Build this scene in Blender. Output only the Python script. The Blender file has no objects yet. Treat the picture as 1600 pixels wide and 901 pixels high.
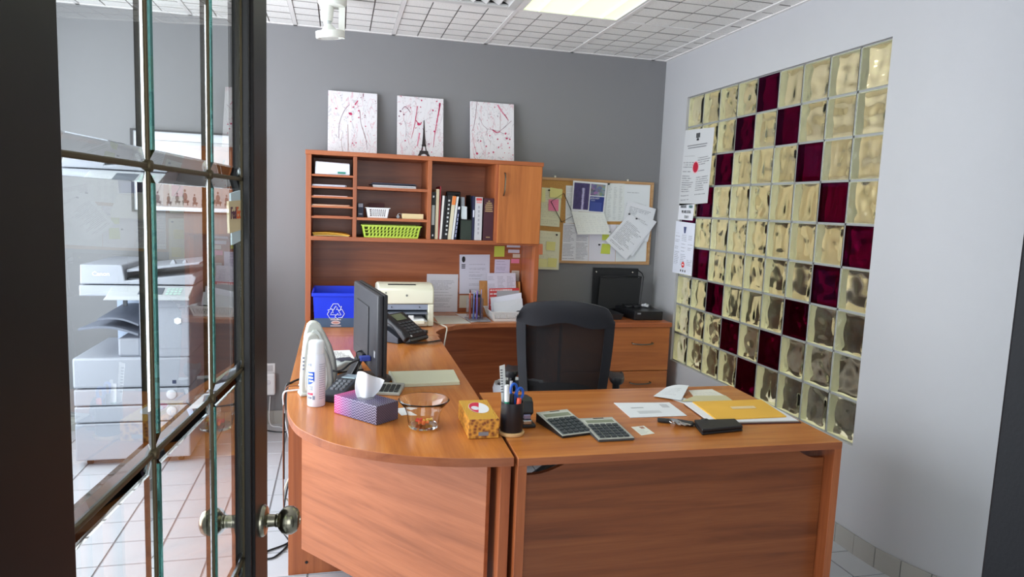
import bpy, bmesh, math, random
from mathutils import Vector, Matrix
random.seed(7)
sc = bpy.context.scene
C = sc.collection
PI = math.pi

# ------------------------------------------------------------------ camera
cam = bpy.data.objects.new('camera', bpy.data.cameras.new('camera'))
C.objects.link(cam)
def cam_axes(yaw, pitch, roll):
    f = Vector((math.sin(yaw)*math.cos(pitch), math.cos(yaw)*math.cos(pitch), -math.sin(pitch)))
    r = Vector((math.cos(yaw), -math.sin(yaw), 0)); u = r.cross(f)
    return (r*math.cos(roll)+u*math.sin(roll), u*math.cos(roll)-r*math.sin(roll), f)
_r, _u, _f = cam_axes(0.247065, 0.115516, 0.039179)
_m = Matrix((_r, _u, -_f)).transposed().to_4x4()
_m.translation = (-2.2718, -4.7277, 1.4886)
cam.matrix_world = _m
cam.data.sensor_fit = 'HORIZONTAL'; cam.data.sensor_width = 36.0
cam.data.lens = 1083.01/1600*36.0
cam.data.clip_start = 0.02
sc.camera = cam

# ------------------------------------------------------------------ light, world, exposure
vs = sc.view_settings
vs.view_transform = 'Standard'; vs.look = 'None'; vs.gamma = 1.0; vs.use_curve_mapping = False
vs.exposure = 0.08
sc.cycles.sample_clamp_indirect = 3.0
w = bpy.data.worlds.new('world'); sc.world = w; w.use_nodes = True
w.node_tree.nodes['Background'].inputs[0].default_value = (0.75, 0.86, 1.0, 1)
w.node_tree.nodes['Background'].inputs[1].default_value = 1.0
def area(name, loc, rot, sx, sy, power, col):
    L = bpy.data.lights.new(name, 'AREA'); L.shape = 'RECTANGLE'; L.size = sx; L.size_y = sy
    L.energy = power; L.color = col
    o = bpy.data.objects.new(name, L); C.objects.link(o); o.location = loc; o.rotation_euler = rot
    return o
# daylight through the shop window in the wall beyond the copier
area('daylight_side_window', (-4.2, -1.95, 1.45), (0, -PI/2, 0), 2.1, 3.1, 140, (0.90, 0.94, 1.0))
# daylight through the shop front behind the photographer
area('daylight_shop_front', (-2.5, -7.45, 1.5), (PI/2, 0, 0), 3.2, 2.2, 72, (0.92, 0.96, 1.0))
# light of the neighbouring lit room seen through the glass blocks
area('neighbour_room_light', (2.3, -1.45, 2.5), (0, 0, 0), 1.9, 1.3, 185, (1.0, 0.93, 0.74))

# ------------------------------------------------------------------ materials
def S(r, g, b):
    f = lambda c: (c/255/12.92) if c/255 <= .04045 else ((c/255+.055)/1.055)**2.4
    return (f(r), f(g), f(b), 1.0)
_mats = {}
def new_mat(name):
    m = bpy.data.materials.new(name); m.use_nodes = True
    nt = m.node_tree
    return m, nt, nt.nodes['Principled BSDF']
def N(nt, t, **k):
    n = nt.nodes.new(t)
    for a, v in k.items(): setattr(n, a, v)
    return n
def mth(nt, op, a, b=None, c=None):
    n = nt.nodes.new('ShaderNodeMath'); n.operation = op
    for i, v in enumerate((a, b, c)):
        if v is None: continue
        if isinstance(v, (int, float)): n.inputs[i].default_value = v
        else: nt.links.new(v, n.inputs[i])
    return n.outputs[0]
def mixc(nt, fac, a, b):
    n = nt.nodes.new('ShaderNodeMix'); n.data_type = 'RGBA'
    for s, v in ((0, fac), (6, a), (7, b)):
        if isinstance(v, (int, float)): n.inputs[s].default_value = v
        elif isinstance(v, tuple): n.inputs[s].default_value = v
        else: nt.links.new(v, n.inputs[s])
    return n.outputs[2]
def flat(name, rgb, rough=.5, metal=0.0, coat=0.0, vary=0.0, vscale=30, bump=0.0, bscale=200, spec=.5):
    if name in _mats: return _mats[name]
    m, nt, b = new_mat(name)
    col = S(*rgb)
    b.inputs['Base Color'].default_value = col
    b.inputs['Roughness'].default_value = rough
    b.inputs['Metallic'].default_value = metal
    b.inputs['Specular IOR Level'].default_value = spec
    if coat: b.inputs['Coat Weight'].default_value = coat
    if vary or bump:
        tc = N(nt, 'ShaderNodeTexCoord')
    if vary:
        n = N(nt, 'ShaderNodeTexNoise'); n.inputs['Scale'].default_value = vscale; n.inputs['Detail'].default_value = 5
        nt.links.new(tc.outputs['Object'], n.inputs['Vector'])
        d = tuple(c*(1-vary) for c in col[:3])+(1,)
        l = tuple(min(1, c*(1+vary)) for c in col[:3])+(1,)
        nt.links.new(mixc(nt, n.outputs['Fac'], d, l), b.inputs['Base Color'])
    if bump:
        n = N(nt, 'ShaderNodeTexNoise'); n.inputs['Scale'].default_value = bscale; n.inputs['Detail'].default_value = 3
        nt.links.new(tc.outputs['Object'], n.inputs['Vector'])
        bp = N(nt, 'ShaderNodeBump'); bp.inputs['Strength'].default_value = bump; bp.inputs['Distance'].default_value = .002
        nt.links.new(n.outputs['Fac'], bp.inputs['Height']); nt.links.new(bp.outputs['Normal'], b.inputs['Normal'])
    _mats[name] = m
    return m
def wood(name, axis, light=(184, 108, 64), mid=(166, 92, 52), dark=(136, 72, 40), rough=.34, k=1.0):
    if name in _mats: return _mats[name]
    m, nt, b = new_mat(name)
    tc = N(nt, 'ShaderNodeTexCoord'); mp = N(nt, 'ShaderNodeMapping')
    s = [15*k, 15*k, 15*k]; s[axis] = 0.9*k
    mp.inputs['Scale'].default_value = s
    oi = N(nt, 'ShaderNodeObjectInfo')
    add = N(nt, 'ShaderNodeVectorMath', operation='ADD')
    nt.links.new(tc.outputs['Object'], add.inputs[0])
    cx = N(nt, 'ShaderNodeCombineXYZ')
    r7 = mth(nt, 'MULTIPLY', oi.outputs['Random'], 7.3)
    for i in range(3): nt.links.new(r7, cx.inputs[i])
    nt.links.new(cx.outputs[0], add.inputs[1]); nt.links.new(add.outputs[0], mp.inputs['Vector'])
    n1 = N(nt, 'ShaderNodeTexNoise'); n1.inputs['Scale'].default_value = 1.3; n1.inputs['Detail'].default_value = 6
    n1.inputs['Roughness'].default_value = .62; n1.inputs['Distortion'].default_value = .7
    nt.links.new(mp.outputs[0], n1.inputs['Vector'])
    cr = N(nt, 'ShaderNodeValToRGB')
    e = cr.color_ramp.elements
    e[0].position = .30; e[0].color = S(*dark); e[1].position = .72; e[1].color = S(*light)
    k2 = e.new(.50); k2.color = S(*mid)
    nt.links.new(n1.outputs['Fac'], cr.inputs[0])
    mp2 = N(nt, 'ShaderNodeMapping'); s2 = [160*k]*3; s2[axis] = 5*k
    mp2.inputs['Scale'].default_value = s2; nt.links.new(add.outputs[0], mp2.inputs['Vector'])
    n2 = N(nt, 'ShaderNodeTexNoise'); n2.inputs['Scale'].default_value = 1; n2.inputs['Detail'].default_value = 2
    nt.links.new(mp2.outputs[0], n2.inputs['Vector'])
    fine = mth(nt, 'MULTIPLY', mth(nt, 'SUBTRACT', n2.outputs['Fac'], .5), 1.3)
    col = mixc(nt, mth(nt, 'ABSOLUTE', fine), cr.outputs[0], S(*dark))
    nt.links.new(col, b.inputs['Base Color'])
    b.inputs['Roughness'].default_value = rough
    _mats[name] = m
    return m
def glass(name, rgb=(1, 1, 1), rough=0.0, ior=1.45):
    if name in _mats: return _mats[name]
    m = bpy.data.materials.new(name); m.use_nodes = True; nt = m.node_tree
    nt.nodes.remove(nt.nodes['Principled BSDF'])
    g = N(nt, 'ShaderNodeBsdfGlass'); g.inputs['Color'].default_value = (*rgb, 1); g.inputs['Roughness'].default_value = rough
    g.inputs['IOR'].default_value = ior
    nt.links.new(g.outputs[0], nt.nodes['Material Output'].inputs[0])
    _mats[name] = m
    return m
def thin_glass(name, tint=(1, 1, 1), rough=0.0, ior=1.5):
    """clear sheet glass: straight-through light plus a Fresnel mirror image"""
    if name in _mats: return _mats[name]
    m = bpy.data.materials.new(name); m.use_nodes = True; nt = m.node_tree
    nt.nodes.remove(nt.nodes['Principled BSDF'])
    t = N(nt, 'ShaderNodeBsdfTransparent'); t.inputs[0].default_value = (*tint, 1)
    g = N(nt, 'ShaderNodeBsdfGlossy'); g.inputs['Roughness'].default_value = rough; g.inputs[0].default_value = (1, 1, 1, 1)
    ge = N(nt, 'ShaderNodeNewGeometry'); dt = N(nt, 'ShaderNodeVectorMath', operation='DOT_PRODUCT')
    nt.links.new(ge.outputs['Normal'], dt.inputs[0]); nt.links.new(ge.outputs['Incoming'], dt.inputs[1])
    f0 = ((ior-1)/(ior+1))**2
    k5 = mth(nt, 'POWER', mth(nt, 'SUBTRACT', 1.0, mth(nt, 'ABSOLUTE', dt.outputs['Value'])), 5.0)
    refl = mth(nt, 'ADD', f0, mth(nt, 'MULTIPLY', k5, 1-f0))     # Schlick's Fresnel term, the same from both sides
    mx = N(nt, 'ShaderNodeMixShader')
    nt.links.new(refl, mx.inputs[0]); nt.links.new(t.outputs[0], mx.inputs[1]); nt.links.new(g.outputs[0], mx.inputs[2])
    nt.links.new(mx.outputs[0], nt.nodes['Material Output'].inputs[0])
    _mats[name] = m
    return m
def emit(name, rgb, strength):
    m, nt, b = new_mat(name)
    b.inputs['Base Color'].default_value = S(*rgb)
    b.inputs['Emission Color'].default_value = S(*rgb); b.inputs['Emission Strength'].default_value = strength
    return m
def doc(name, paper=(236, 238, 242), ink=(70, 72, 80), lines=30, margins=(.1, .1, .08, .1), cols=1, density=.55, gap=.12, seed=0.0, dark=.75):
    """a printed sheet: rows of broken ink dashes laid out in the sheet's own UV space"""
    if name in _mats: return _mats[name]
    m, nt, b = new_mat(name)
    uv = N(nt, 'ShaderNodeUVMap'); sp = N(nt, 'ShaderNodeSeparateXYZ'); nt.links.new(uv.outputs[0], sp.inputs[0])
    u, v = sp.outputs[0], sp.outputs[1]
    l, r, bt, tp = margins
    vl = mth(nt, 'MULTIPLY', v, float(lines))
    row = mth(nt, 'FLOOR', vl); fr = mth(nt, 'FRACT', vl)
    inline = mth(nt, 'MULTIPLY', mth(nt, 'GREATER_THAN', fr, .28), mth(nt, 'LESS_THAN', fr, .72))
    if cols > 1:
        uc = mth(nt, 'MULTIPLY', u, float(cols)); cu = mth(nt, 'FRACT', uc); cc = mth(nt, 'FLOOR', uc)
    else:
        cu = u; cc = None
    wn = N(nt, 'ShaderNodeTexWhiteNoise', noise_dimensions='2D')
    cx = N(nt, 'ShaderNodeCombineXYZ'); nt.links.new(mth(nt, 'ADD', row, seed), cx.inputs[0])
    if cc is not None: nt.links.new(cc, cx.inputs[1])
    nt.links.new(cx.outputs[0], wn.inputs['Vector'])
    rnd = wn.outputs['Value']
    blank = mth(nt, 'GREATER_THAN', rnd, gap)
    end = mth(nt, 'SUBTRACT', 1 - r, mth(nt, 'MULTIPLY', mth(nt, 'FRACT', mth(nt, 'MULTIPLY', rnd, 7.31)), .35))
    box = mth(nt, 'MULTIPLY', mth(nt, 'GREATER_THAN', cu, l), mth(nt, 'LESS_THAN', cu, end))
    box = mth(nt, 'MULTIPLY', box, mth(nt, 'MULTIPLY', mth(nt, 'GREATER_THAN', v, bt), mth(nt, 'LESS_THAN', v, 1 - tp)))
    nz = N(nt, 'ShaderNodeTexNoise', noise_dimensions='2D'); nz.inputs['Scale'].default_value = 1; nz.inputs['Detail'].default_value = 1
    c2 = N(nt, 'ShaderNodeCombineXYZ'); nt.links.new(mth(nt, 'MULTIPLY', u, 60.0), c2.inputs[0])
    nt.links.new(mth(nt, 'ADD', mth(nt, 'MULTIPLY', row, 5.7), seed), c2.inputs[1]); nt.links.new(c2.outputs[0], nz.inputs['Vector'])
    word = mth(nt, 'GREATER_THAN', nz.outputs['Fac'], 1 - density)
    mask = mth(nt, 'MULTIPLY', mth(nt, 'MULTIPLY', mth(nt, 'MULTIPLY', inline, word), mth(nt, 'MULTIPLY', box, blank)), dark)
    nt.links.new(mixc(nt, mask, S(*paper), S(*ink)), b.inputs['Base Color'])
    b.inputs['Roughness'].default_value = .75
    _mats[name] = m
    return m

# ------------------------------------------------------------------ mesh building
class MB:
    def __init__(s): s.v = []; s.f = []; s.mi = []; s.uv = {}; s.mat = 0
    def face(s, idx, mat=None): s.f.append(tuple(idx)); s.mi.append(s.mat if mat is None else mat)
    def pts(s, ps):
        b = len(s.v); s.v += [tuple(p) for p in ps]; return b
    def hexa(s, p, mat=None):
        b = s.pts(p)
        for q in ((3, 2, 1, 0), (4, 5, 6, 7), (0, 1, 5, 4), (1, 2, 6, 5), (2, 3, 7, 6), (3, 0, 4, 7)): s.face([b+i for i in q], mat)
        return s
    def box(s, x0, x1, y0, y1, z0, z1, mat=None):
        if x0 > x1: x0, x1 = x1, x0
        if y0 > y1: y0, y1 = y1, y0
        if z0 > z1: z0, z1 = z1, z0
        return s.hexa([(x0, y0, z0), (x1, y0, z0), (x1, y1, z0), (x0, y1, z0), (x0, y0, z1), (x1, y0, z1), (x1, y1, z1), (x0, y1, z1)], mat)
    def obox(s, c, ax, ay, az, hx, hy, hz, mat=None):
        c, ax, ay, az = map(Vector, (c, ax, ay, az)); p = []
        for k in (-1, 1):
            for i, j in ((-1, -1), (1, -1), (1, 1), (-1, 1)): p.append(c+ax*hx*i+ay*hy*j+az*hz*k)
        return s.hexa(p, mat)
    def prism(s, poly, lo, hi, axis=2, mat=None, side=None):
        """poly: 2-D outline, counter-clockwise in the two other axes (xy, yz or xz)"""
        def P(a, b, h): return ((h, a, b), (a, h, b), (a, b, h))[axis]
        n = len(poly); b = s.pts([P(x, y, lo) for x, y in poly]+[P(x, y, hi) for x, y in poly])
        s.face([b+i for i in range(n)][::-1], mat); s.face([b+n+i for i in range(n)], mat)
        for i in range(n): s.face((b+i, b+(i+1) % n, b+n+(i+1) % n, b+n+i), mat if side is None else side)
        return s
    def frustum(s, p0, p1, r0, r1, n=16, caps=True, mat=None):
        p0, p1 = Vector(p0), Vector(p1); d = (p1-p0).normalized()
        a = d.orthogonal().normalized(); c = d.cross(a)
        b = s.pts([p0+(a*math.cos(2*PI*i/n)+c*math.sin(2*PI*i/n))*r0 for i in range(n)] +
                  [p1+(a*math.cos(2*PI*i/n)+c*math.sin(2*PI*i/n))*r1 for i in range(n)])
        for i in range(n): s.face((b+i, b+(i+1) % n, b+n+(i+1) % n, b+n+i), mat)
        if caps: s.face([b+i for i in range(n)][::-1], mat); s.face([b+n+i for i in range(n)], mat)
        return s
    def tube(s, ps, r, n=8, closed=False, mat=None):
        ps = [Vector(p) for p in ps]; m = len(ps); b = len(s.v); up = None
        for i, p in enumerate(ps):
            if closed: d = ps[(i+1) % m]-ps[i-1]
            else: d = ps[min(i+1, m-1)]-ps[max(i-1, 0)]
            d.normalize()
            if up is None: up = d.orthogonal().normalized()
            up = up-d*up.dot(d)
            if up.length < 1e-5: up = d.orthogonal()
            up.normalize(); q = d.cross(up)
            s.pts([p+(up*math.cos(2*PI*k/n)+q*math.sin(2*PI*k/n))*r for k in range(n)])
        for i in range(m if closed else m-1):
            j = (i+1) % m
            for k in range(n): s.face((b+i*n+k, b+i*n+(k+1) % n, b+j*n+(k+1) % n, b+j*n+k), mat)
        if not closed:
            s.face([b+k for k in range(n)][::-1], mat); s.face([b+(m-1)*n+k for k in range(n)], mat)
        return s
    def lathe(s, prof, c=(0, 0, 0), n=32, mat=None, axis=None, k=1.0):
        """prof: (radius, height) from the bottom outside on; axis: direction, default up"""
        c = Vector(c); d = Vector(axis or (0, 0, 1)).normalized(); a = d.orthogonal().normalized(); e = d.cross(a)
        b = len(s.v); m = len(prof); prof = [(r*k, h*k) for r, h in prof]
        for r, h in prof: s.pts([c+d*h+(a*math.cos(2*PI*k/n)+e*math.sin(2*PI*k/n))*max(r, 1e-4) for k in range(n)])
        for i in range(m-1):
            for k in range(n): s.face((b+i*n+k, b+i*n+(k+1) % n, b+(i+1)*n+(k+1) % n, b+(i+1)*n+k), mat)
        s.face([b+k for k in range(n)][::-1], mat); s.face([b+(m-1)*n+k for k in range(n)], mat)
        return s
    def sheet(s, q, t=.0006, nu=1, nv=1, bend=None, mat=None):
        """thin sheet, corners q = tl, tr, br, bl; UV 0..1; bend(u, v) = offset along the normal"""
        tl, tr, br, bl = map(Vector, q); nrm = (br-bl).cross(tl-bl).normalized(); b = len(s.v); side = (nu+1)*(nv+1)
        for k in (0, 1):
            for j in range(nv+1):
                for i in range(nu+1):
                    u, v = i/nu, j/nv
                    p = bl.lerp(br, u).lerp(tl.lerp(tr, u), v)
                    if bend: p = p+nrm*bend(u, v)
                    p = p-nrm*(t*k); s.v.append(tuple(p)); s.uv[len(s.v)-1] = (u, v)
        W = nu+1
        for j in range(nv):
            for i in range(nu):
                a = b+j*W+i; s.face((a, a+1, a+W+1, a+W), mat); a += side; s.face((a+W, a+W+1, a+1, a), mat)
        rim = [j for j in range(W)]+[j*W+nu for j in range(1, nv+1)]+[nv*W+i for i in range(nu-1, -1, -1)]+[j*W for j in range(nv-1, 0, -1)]
        for i in range(len(rim)):
            p, q2 = b+rim[i], b+rim[(i+1) % len(rim)]; s.face((p, p+side, q2+side, q2), mat)
        return s
    def mesh(s, name, mats, off=(0, 0, 0), smooth=False):
        me = bpy.data.meshes.new(name)
        me.from_pydata([(x-off[0], y-off[1], z-off[2]) for x, y, z in s.v], [], s.f)
        for m in (mats if isinstance(mats, (list, tuple)) else [mats]): me.materials.append(m)
        me.polygons.foreach_set('material_index', s.mi)
        bm = bmesh.new(); bm.from_mesh(me); bmesh.ops.recalc_face_normals(bm, faces=bm.faces); bm.to_mesh(me); bm.free()
        if smooth: me.polygons.foreach_set('use_smooth', [True]*len(s.f))
        if s.uv:
            ul = me.uv_layers.new(name='UVMap')
            for lp in me.loops: ul.data[lp.index].uv = s.uv.get(lp.vertex_index, (0, 0))
        me.update()
        return me
def bevel(o, w, seg=2):
    m = o.modifiers.new('bevel', 'BEVEL'); m.width = w; m.segments = seg; m.limit_method = 'ANGLE'; m.angle_limit = .6
def smooth_edges(o, ang=40):
    for p in o.data.polygons: p.use_smooth = True
    o.data.set_sharp_from_angle(angle=math.radians(ang)) if hasattr(o.data, 'set_sharp_from_angle') else None
def tag(o, label, cat, group=None, kind=None):
    if label: o['label'] = label
    if cat: o['category'] = cat
    if group: o['group'] = group
    if kind: o['kind'] = kind
    return o
class Thing:
    """an Empty at the thing's base; parts are given in world coordinates unless local"""
    def __init__(s, name, label, cat, loc, rz=0.0, group=None, local=False, kind=None):
        s.e = bpy.data.objects.new(name, None); C.objects.link(s.e); s.e.empty_display_size = .05
        s.e.location = loc; s.e.rotation_euler = (0, 0, rz); s.off = (0, 0, 0) if local else tuple(loc)
        tag(s.e, label, cat, group, kind)
    def part(s, name, mb, mats, parent=None, bev=0, smooth=False, seg=2, label=None, kind=None):
        o = bpy.data.objects.new(name, mb.mesh(name, mats, s.off)); C.objects.link(o); o.parent = parent or s.e
        if smooth: smooth_edges(o)
        if bev: bevel(o, bev, seg)
        if label: o['label'] = label
        if kind: o['kind'] = kind
        return o
    def inst(s, name, me, loc, rot=(0, 0, 0), parent=None, scale=None):
        o = bpy.data.objects.new(name, me); C.objects.link(o); o.parent = parent or s.e
        o.location = [a-b for a, b in zip(loc, s.off)]; o.rotation_euler = rot
        if scale: o.scale = scale
        return o
    def text(s, name, txt, size, mat, loc, ax, ay, parent=None, bold=False, align='CENTER', squeeze=1.0, depth=0.0004):
        cu = bpy.data.curves.new(name, 'FONT'); cu.body = txt; cu.size = size; cu.align_x = align; cu.align_y = 'CENTER'
        cu.extrude = depth; cu.resolution_u = 2
        if bold: cu.offset = size*.018
        t = bpy.data.objects.new(name, cu); C.objects.link(t)
        dg = bpy.context.evaluated_depsgraph_get(); dg.update()
        me = bpy.data.meshes.new_from_object(t.evaluated_get(dg)); bpy.data.objects.remove(t); bpy.data.curves.remove(cu)
        ax, ay = Vector(ax).normalized(), Vector(ay).normalized(); az = ax.cross(ay); lo = Vector(loc)-Vector(s.off)
        for v in me.vertices: v.co = lo+ax*v.co.x*squeeze+ay*v.co.y+az*v.co.z
        me.materials.clear(); me.materials.append(mat)
        o = bpy.data.objects.new(name, me); C.objects.link(o); o.parent = parent or s.e
        return o
def single(name, label, cat, mb, mats, loc, group=None, kind=None, bev=0, smooth=False, seg=2):
    o = bpy.data.objects.new(name, mb.mesh(name, mats, loc)); C.objects.link(o); o.location = loc
    if smooth: smooth_edges(o)
    if bev: bevel(o, bev, seg)
    return tag(o, label, cat, group, kind)
def struct(name, mb, mats, label=None, bev=0, smooth=False):
    o = bpy.data.objects.new(name, mb.mesh(name, mats)); C.objects.link(o)
    if smooth: smooth_edges(o)
    if bev: bevel(o, bev)
    o['kind'] = 'structure'
    if label: o['label'] = label
    return o
def child(parent, name, me, loc=(0, 0, 0), rot=(0, 0, 0), kind=None):
    o = bpy.data.objects.new(name, me); C.objects.link(o); o.parent = parent; o.location = loc; o.rotation_euler = rot
    if kind: o['kind'] = kind
    return o
def arc(cx, cy, r, a0, a1, n):
    return [(cx+r*math.cos(a0+(a1-a0)*i/n), cy+r*math.sin(a0+(a1-a0)*i/n)) for i in range(n+1)]
def spline(ps, n=8):
    """Catmull-Rom through points"""
    ps = [Vector(p) for p in ps]; out = []
    for i in range(len(ps)-1):
        p0, p1, p2, p3 = ps[max(i-1, 0)], ps[i], ps[i+1], ps[min(i+2, len(ps)-1)]
        for k in range(n):
            t = k/n
            out.append(.5*((2*p1)+(p2-p0)*t+(2*p0-5*p1+4*p2-p3)*t*t+(3*p1-p0-3*p2+p3)*t**3))
    return out+[ps[-1]]

TX = wood('wood_lit_desktop_along_x', 0, (206, 132, 64), (192, 116, 52), (166, 94, 42), .25); TY = wood('wood_lit_desktop_along_y', 1, (206, 132, 64), (192, 116, 52), (166, 94, 42), .25)  # desk tops: warm light falling on them is put into the wood colour
WX = wood('wood_laminate_along_x', 0); WY = wood('wood_laminate_along_y', 1); WZ = wood('wood_laminate_along_z', 2)
BLACK = flat('black_plastic', (24, 25, 28), .42)
BLACKM = flat('matt_black', (16, 16, 18), .7)
WHITE = flat('white_plastic', (232, 234, 236), .4)
CREAM = flat('cream_plastic', (226, 224, 204), .42)
CHROME = flat('brushed_steel', (190, 190, 188), .25, 1.0)
NICKEL = flat('satin_nickel_handle', (120, 112, 100), .32, 1.0)
PAPER = flat('plain_paper', (236, 237, 240), .8)
GREY = flat('grey_plastic', (150, 154, 160), .45)
DGREY = flat('dark_grey_plastic', (62, 66, 74), .4)
INK = flat('black_ink', (28, 28, 32), .7)
# ------------------------------------------------------------------ room shell
H = 2.577
XL, YR = -4.3, -7.6
WALLG = flat('grey_wall_paint', (128, 128, 130), .75, bump=.15, bscale=350)
WALLW = flat('pale_wall_paint', (180, 181, 184), .7, vary=.03, vscale=3, bump=.15, bscale=350)
WALLC = flat('cream_neighbour_wall', (236, 230, 212), .8)
struct('wall_back', MB().box(XL, 0.0, 0, .12, 0, H), WALLG, 'dark grey painted wall behind the desks')
# the wall with the glass blocks: straight, then curving away; opening for the blocks
BY0, BY1, BZ0, BZ1 = -.3527, -2.1527, .4738, 2.2738
wr = MB()
T_ = .12
wr.box(0, T_, BY0, 0, 0, H); wr.box(0, T_, BY1, BY0, 0, BZ0); wr.box(0, T_, BY1, BY0, BZ1, H); wr.box(0, T_, -2.25, BY1, 0, H)
Rc = .85
oa = arc(Rc, -2.25, Rc, PI, 1.5*PI, 48); ia = arc(Rc, -2.25, Rc-T_, PI, 1.5*PI, 48)
wr.prism(oa+ia[::-1], 0, H, 2)
wr.box(Rc, 3.0, -3.1, -3.1+T_, 0, H)
struct('wall_right', wr, WALLW, 'pale wall with the glass block panel, curving away towards the front', smooth=True)
# far side of the shop: wall with a wide window, and shop front behind the photographer
wl = MB(); wl.box(XL-.1, XL, YR, 0, 0, .35); wl.box(XL-.1, XL, YR, 0, 2.5, H); wl.box(XL-.1, XL, -.35, 0, .35, 2.5); wl.box(XL-.1, XL, YR, -3.6, .35, 2.5)
struct('wall_left', wl, WALLW)
wb = MB(); wb.box(XL, 3.0, YR-.1, YR, 0, .35); wb.box(XL, 3.0, YR-.1, YR, 2.62, H+.1); wb.box(XL, -4.15, YR-.1, YR, .35, 2.62); wb.box(-.85, 3.0, YR-.1, YR, .35, 2.62)
struct('wall_rear', wb, WALLW)
struct('wall_side', MB().box(3.0, 3.1, YR, -3.1+T_, 0, H), WALLW)
# neighbouring room beyond the glass blocks
nb = MB(); nb.box(3.4, 3.5, -2.3, 3.2, 0, H); nb.box(T_, 3.5, 3.1, 3.2, 0, H); nb.box(.86, 3.5, -2.36, -2.26, 0, H); nb.box(.12, .24, .12, 3.1, 0, H)
struct('wall_neighbour', nb, WALLC)
nc = Thing('low_counter', 'dark low counter in the neighbouring room beyond the glass blocks', 'counter', (3.0, .6, 0))
nc.part('body', MB().box(2.75, 3.38, -2.0, 3.0, 0, .82), flat('dark_counter', (52, 50, 50), .5), bev=.01)
nc.part('top', MB().box(2.72, 3.39, -2.05, 3.05, .82, .86), flat('grey_counter_top', (120, 118, 110), .4), bev=.005)
ng = Thing('dark_sofa', 'dark sofa standing in the neighbouring room beyond the glass blocks', 'sofa', (1.3, 0.2, 0))
ng.part('seat', MB().box(.75, 1.75, -.9, 1.3, .08, .45), flat('dark_upholstery', (46, 44, 50), .85), bev=.05)
ng.part('backrest', MB().box(1.6, 1.95, -.9, 1.3, .3, .95), flat('dark_upholstery', (46, 44, 50), .85), bev=.06)

# floor tiles, 203 mm pitch
TP = .203; TX0, TY0 = -2.583, -1.184
GROUT = flat('floor_grout', (128, 128, 132), .9)
TILE = flat('floor_tile', (186, 188, 194), .28, vary=.06, vscale=7)
fl = struct('floor', MB().box(XL, 3.5, YR, 3.2, -.05, -.003), GROUT, 'pale grey square floor tiles with darker grout')
tile = MB(); g_ = .0035
tile.hexa([(g_, g_, -.004), (TP-g_, g_, -.004), (TP-g_, TP-g_, -.004), (g_, TP-g_, -.004),
           (g_+.001, g_+.001, 0), (TP-g_-.001, g_+.001, 0), (TP-g_-.001, TP-g_-.001, 0), (g_+.001, TP-g_-.001, 0)])
tme = tile.mesh('floor_tile', TILE)
rest = MB()
for i in range(-14, 31):
    for j in range(-32, 22):
        x, y = TX0+i*TP, TY0+j*TP
        if x < XL or y < YR or x+TP > 3.4 or y+TP > 3.1: continue
        near = (-4.25 < x < -2.38 and -2.7 < y+TP and y < 0) or (-.75 < x < .2 and -3.1 < y < -1.9)
        if near: child(fl, 'floor_tile', tme, (x, y, 0))
        else: rest.hexa([(a+x, b+y, c_) for a, b, c_ in tile.v])
child(fl, 'floor_tile_field', rest.mesh('floor_tile_field', TILE), kind='stuff')

# tile baseboards
BB = flat('baseboard_tile', (164, 162, 156), .35, vary=.05, vscale=9)
b0 = struct('baseboard_back', MB().box(XL, -.01, -.006, 0, 0, .088), GROUT)
bme = MB().box(.002, TP-.002, -.011, -.005, 0, .09).mesh('baseboard_tile', BB)
for i in range(-12, 12):
    x = TX0+i*TP
    if XL < x and x+TP < 0: child(b0, 'baseboard_tile', bme, (x, 0, 0))
path = [(0, -.02)]+[(0, -2.25)]+oa[1:]+[(1.6, -3.1), (2.9, -3.1)]
bm = MB()
for (a, b), (c_, d) in zip(path[:-1], path[1:]):
    t = Vector((c_-a, d-b)).normalized(); n = Vector((t.y, -t.x))*-1
    if n.dot(Vector((-1, -1))) < 0: n = -n
    q = .006
    bm.hexa([(a, b, 0), (c_, d, 0), (c_+n.x*q, d+n.y*q, 0), (a+n.x*q, b+n.y*q, 0), (a, b, .088), (c_, d, .088), (c_+n.x*q, d+n.y*q, .088), (a+n.x*q, b+n.y*q, .088)])
b1 = struct('baseboard_right', bm, GROUT)
L_ = 0.0; segs = []
for (a, b), (c_, d) in zip(path[:-1], path[1:]): segs.append((Vector((a, b)), Vector((c_, d)), L_)); L_ += (Vector((c_, d))-Vector((a, b))).length
def on_path(s):
    for a, b, l in segs:
        le = (b-a).length
        if s <= l+le: return a+(b-a)*((s-l)/le), (b-a).normalized()
    return b, (b-a).normalized()
s_ = .05
bme2 = MB().box(-.0585, .0585, .004, .011, 0, .09).mesh('baseboard_tile', BB)
while s_ < 4.0:
    p_, t_ = on_path(s_+.06); an = math.atan2(t_.y, t_.x)
    # local +y must point into the room
    child(b1, 'baseboard_tile', bme2, (p_.x, p_.y, 0), (0, 0, an+PI))
    s_ += .12

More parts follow.
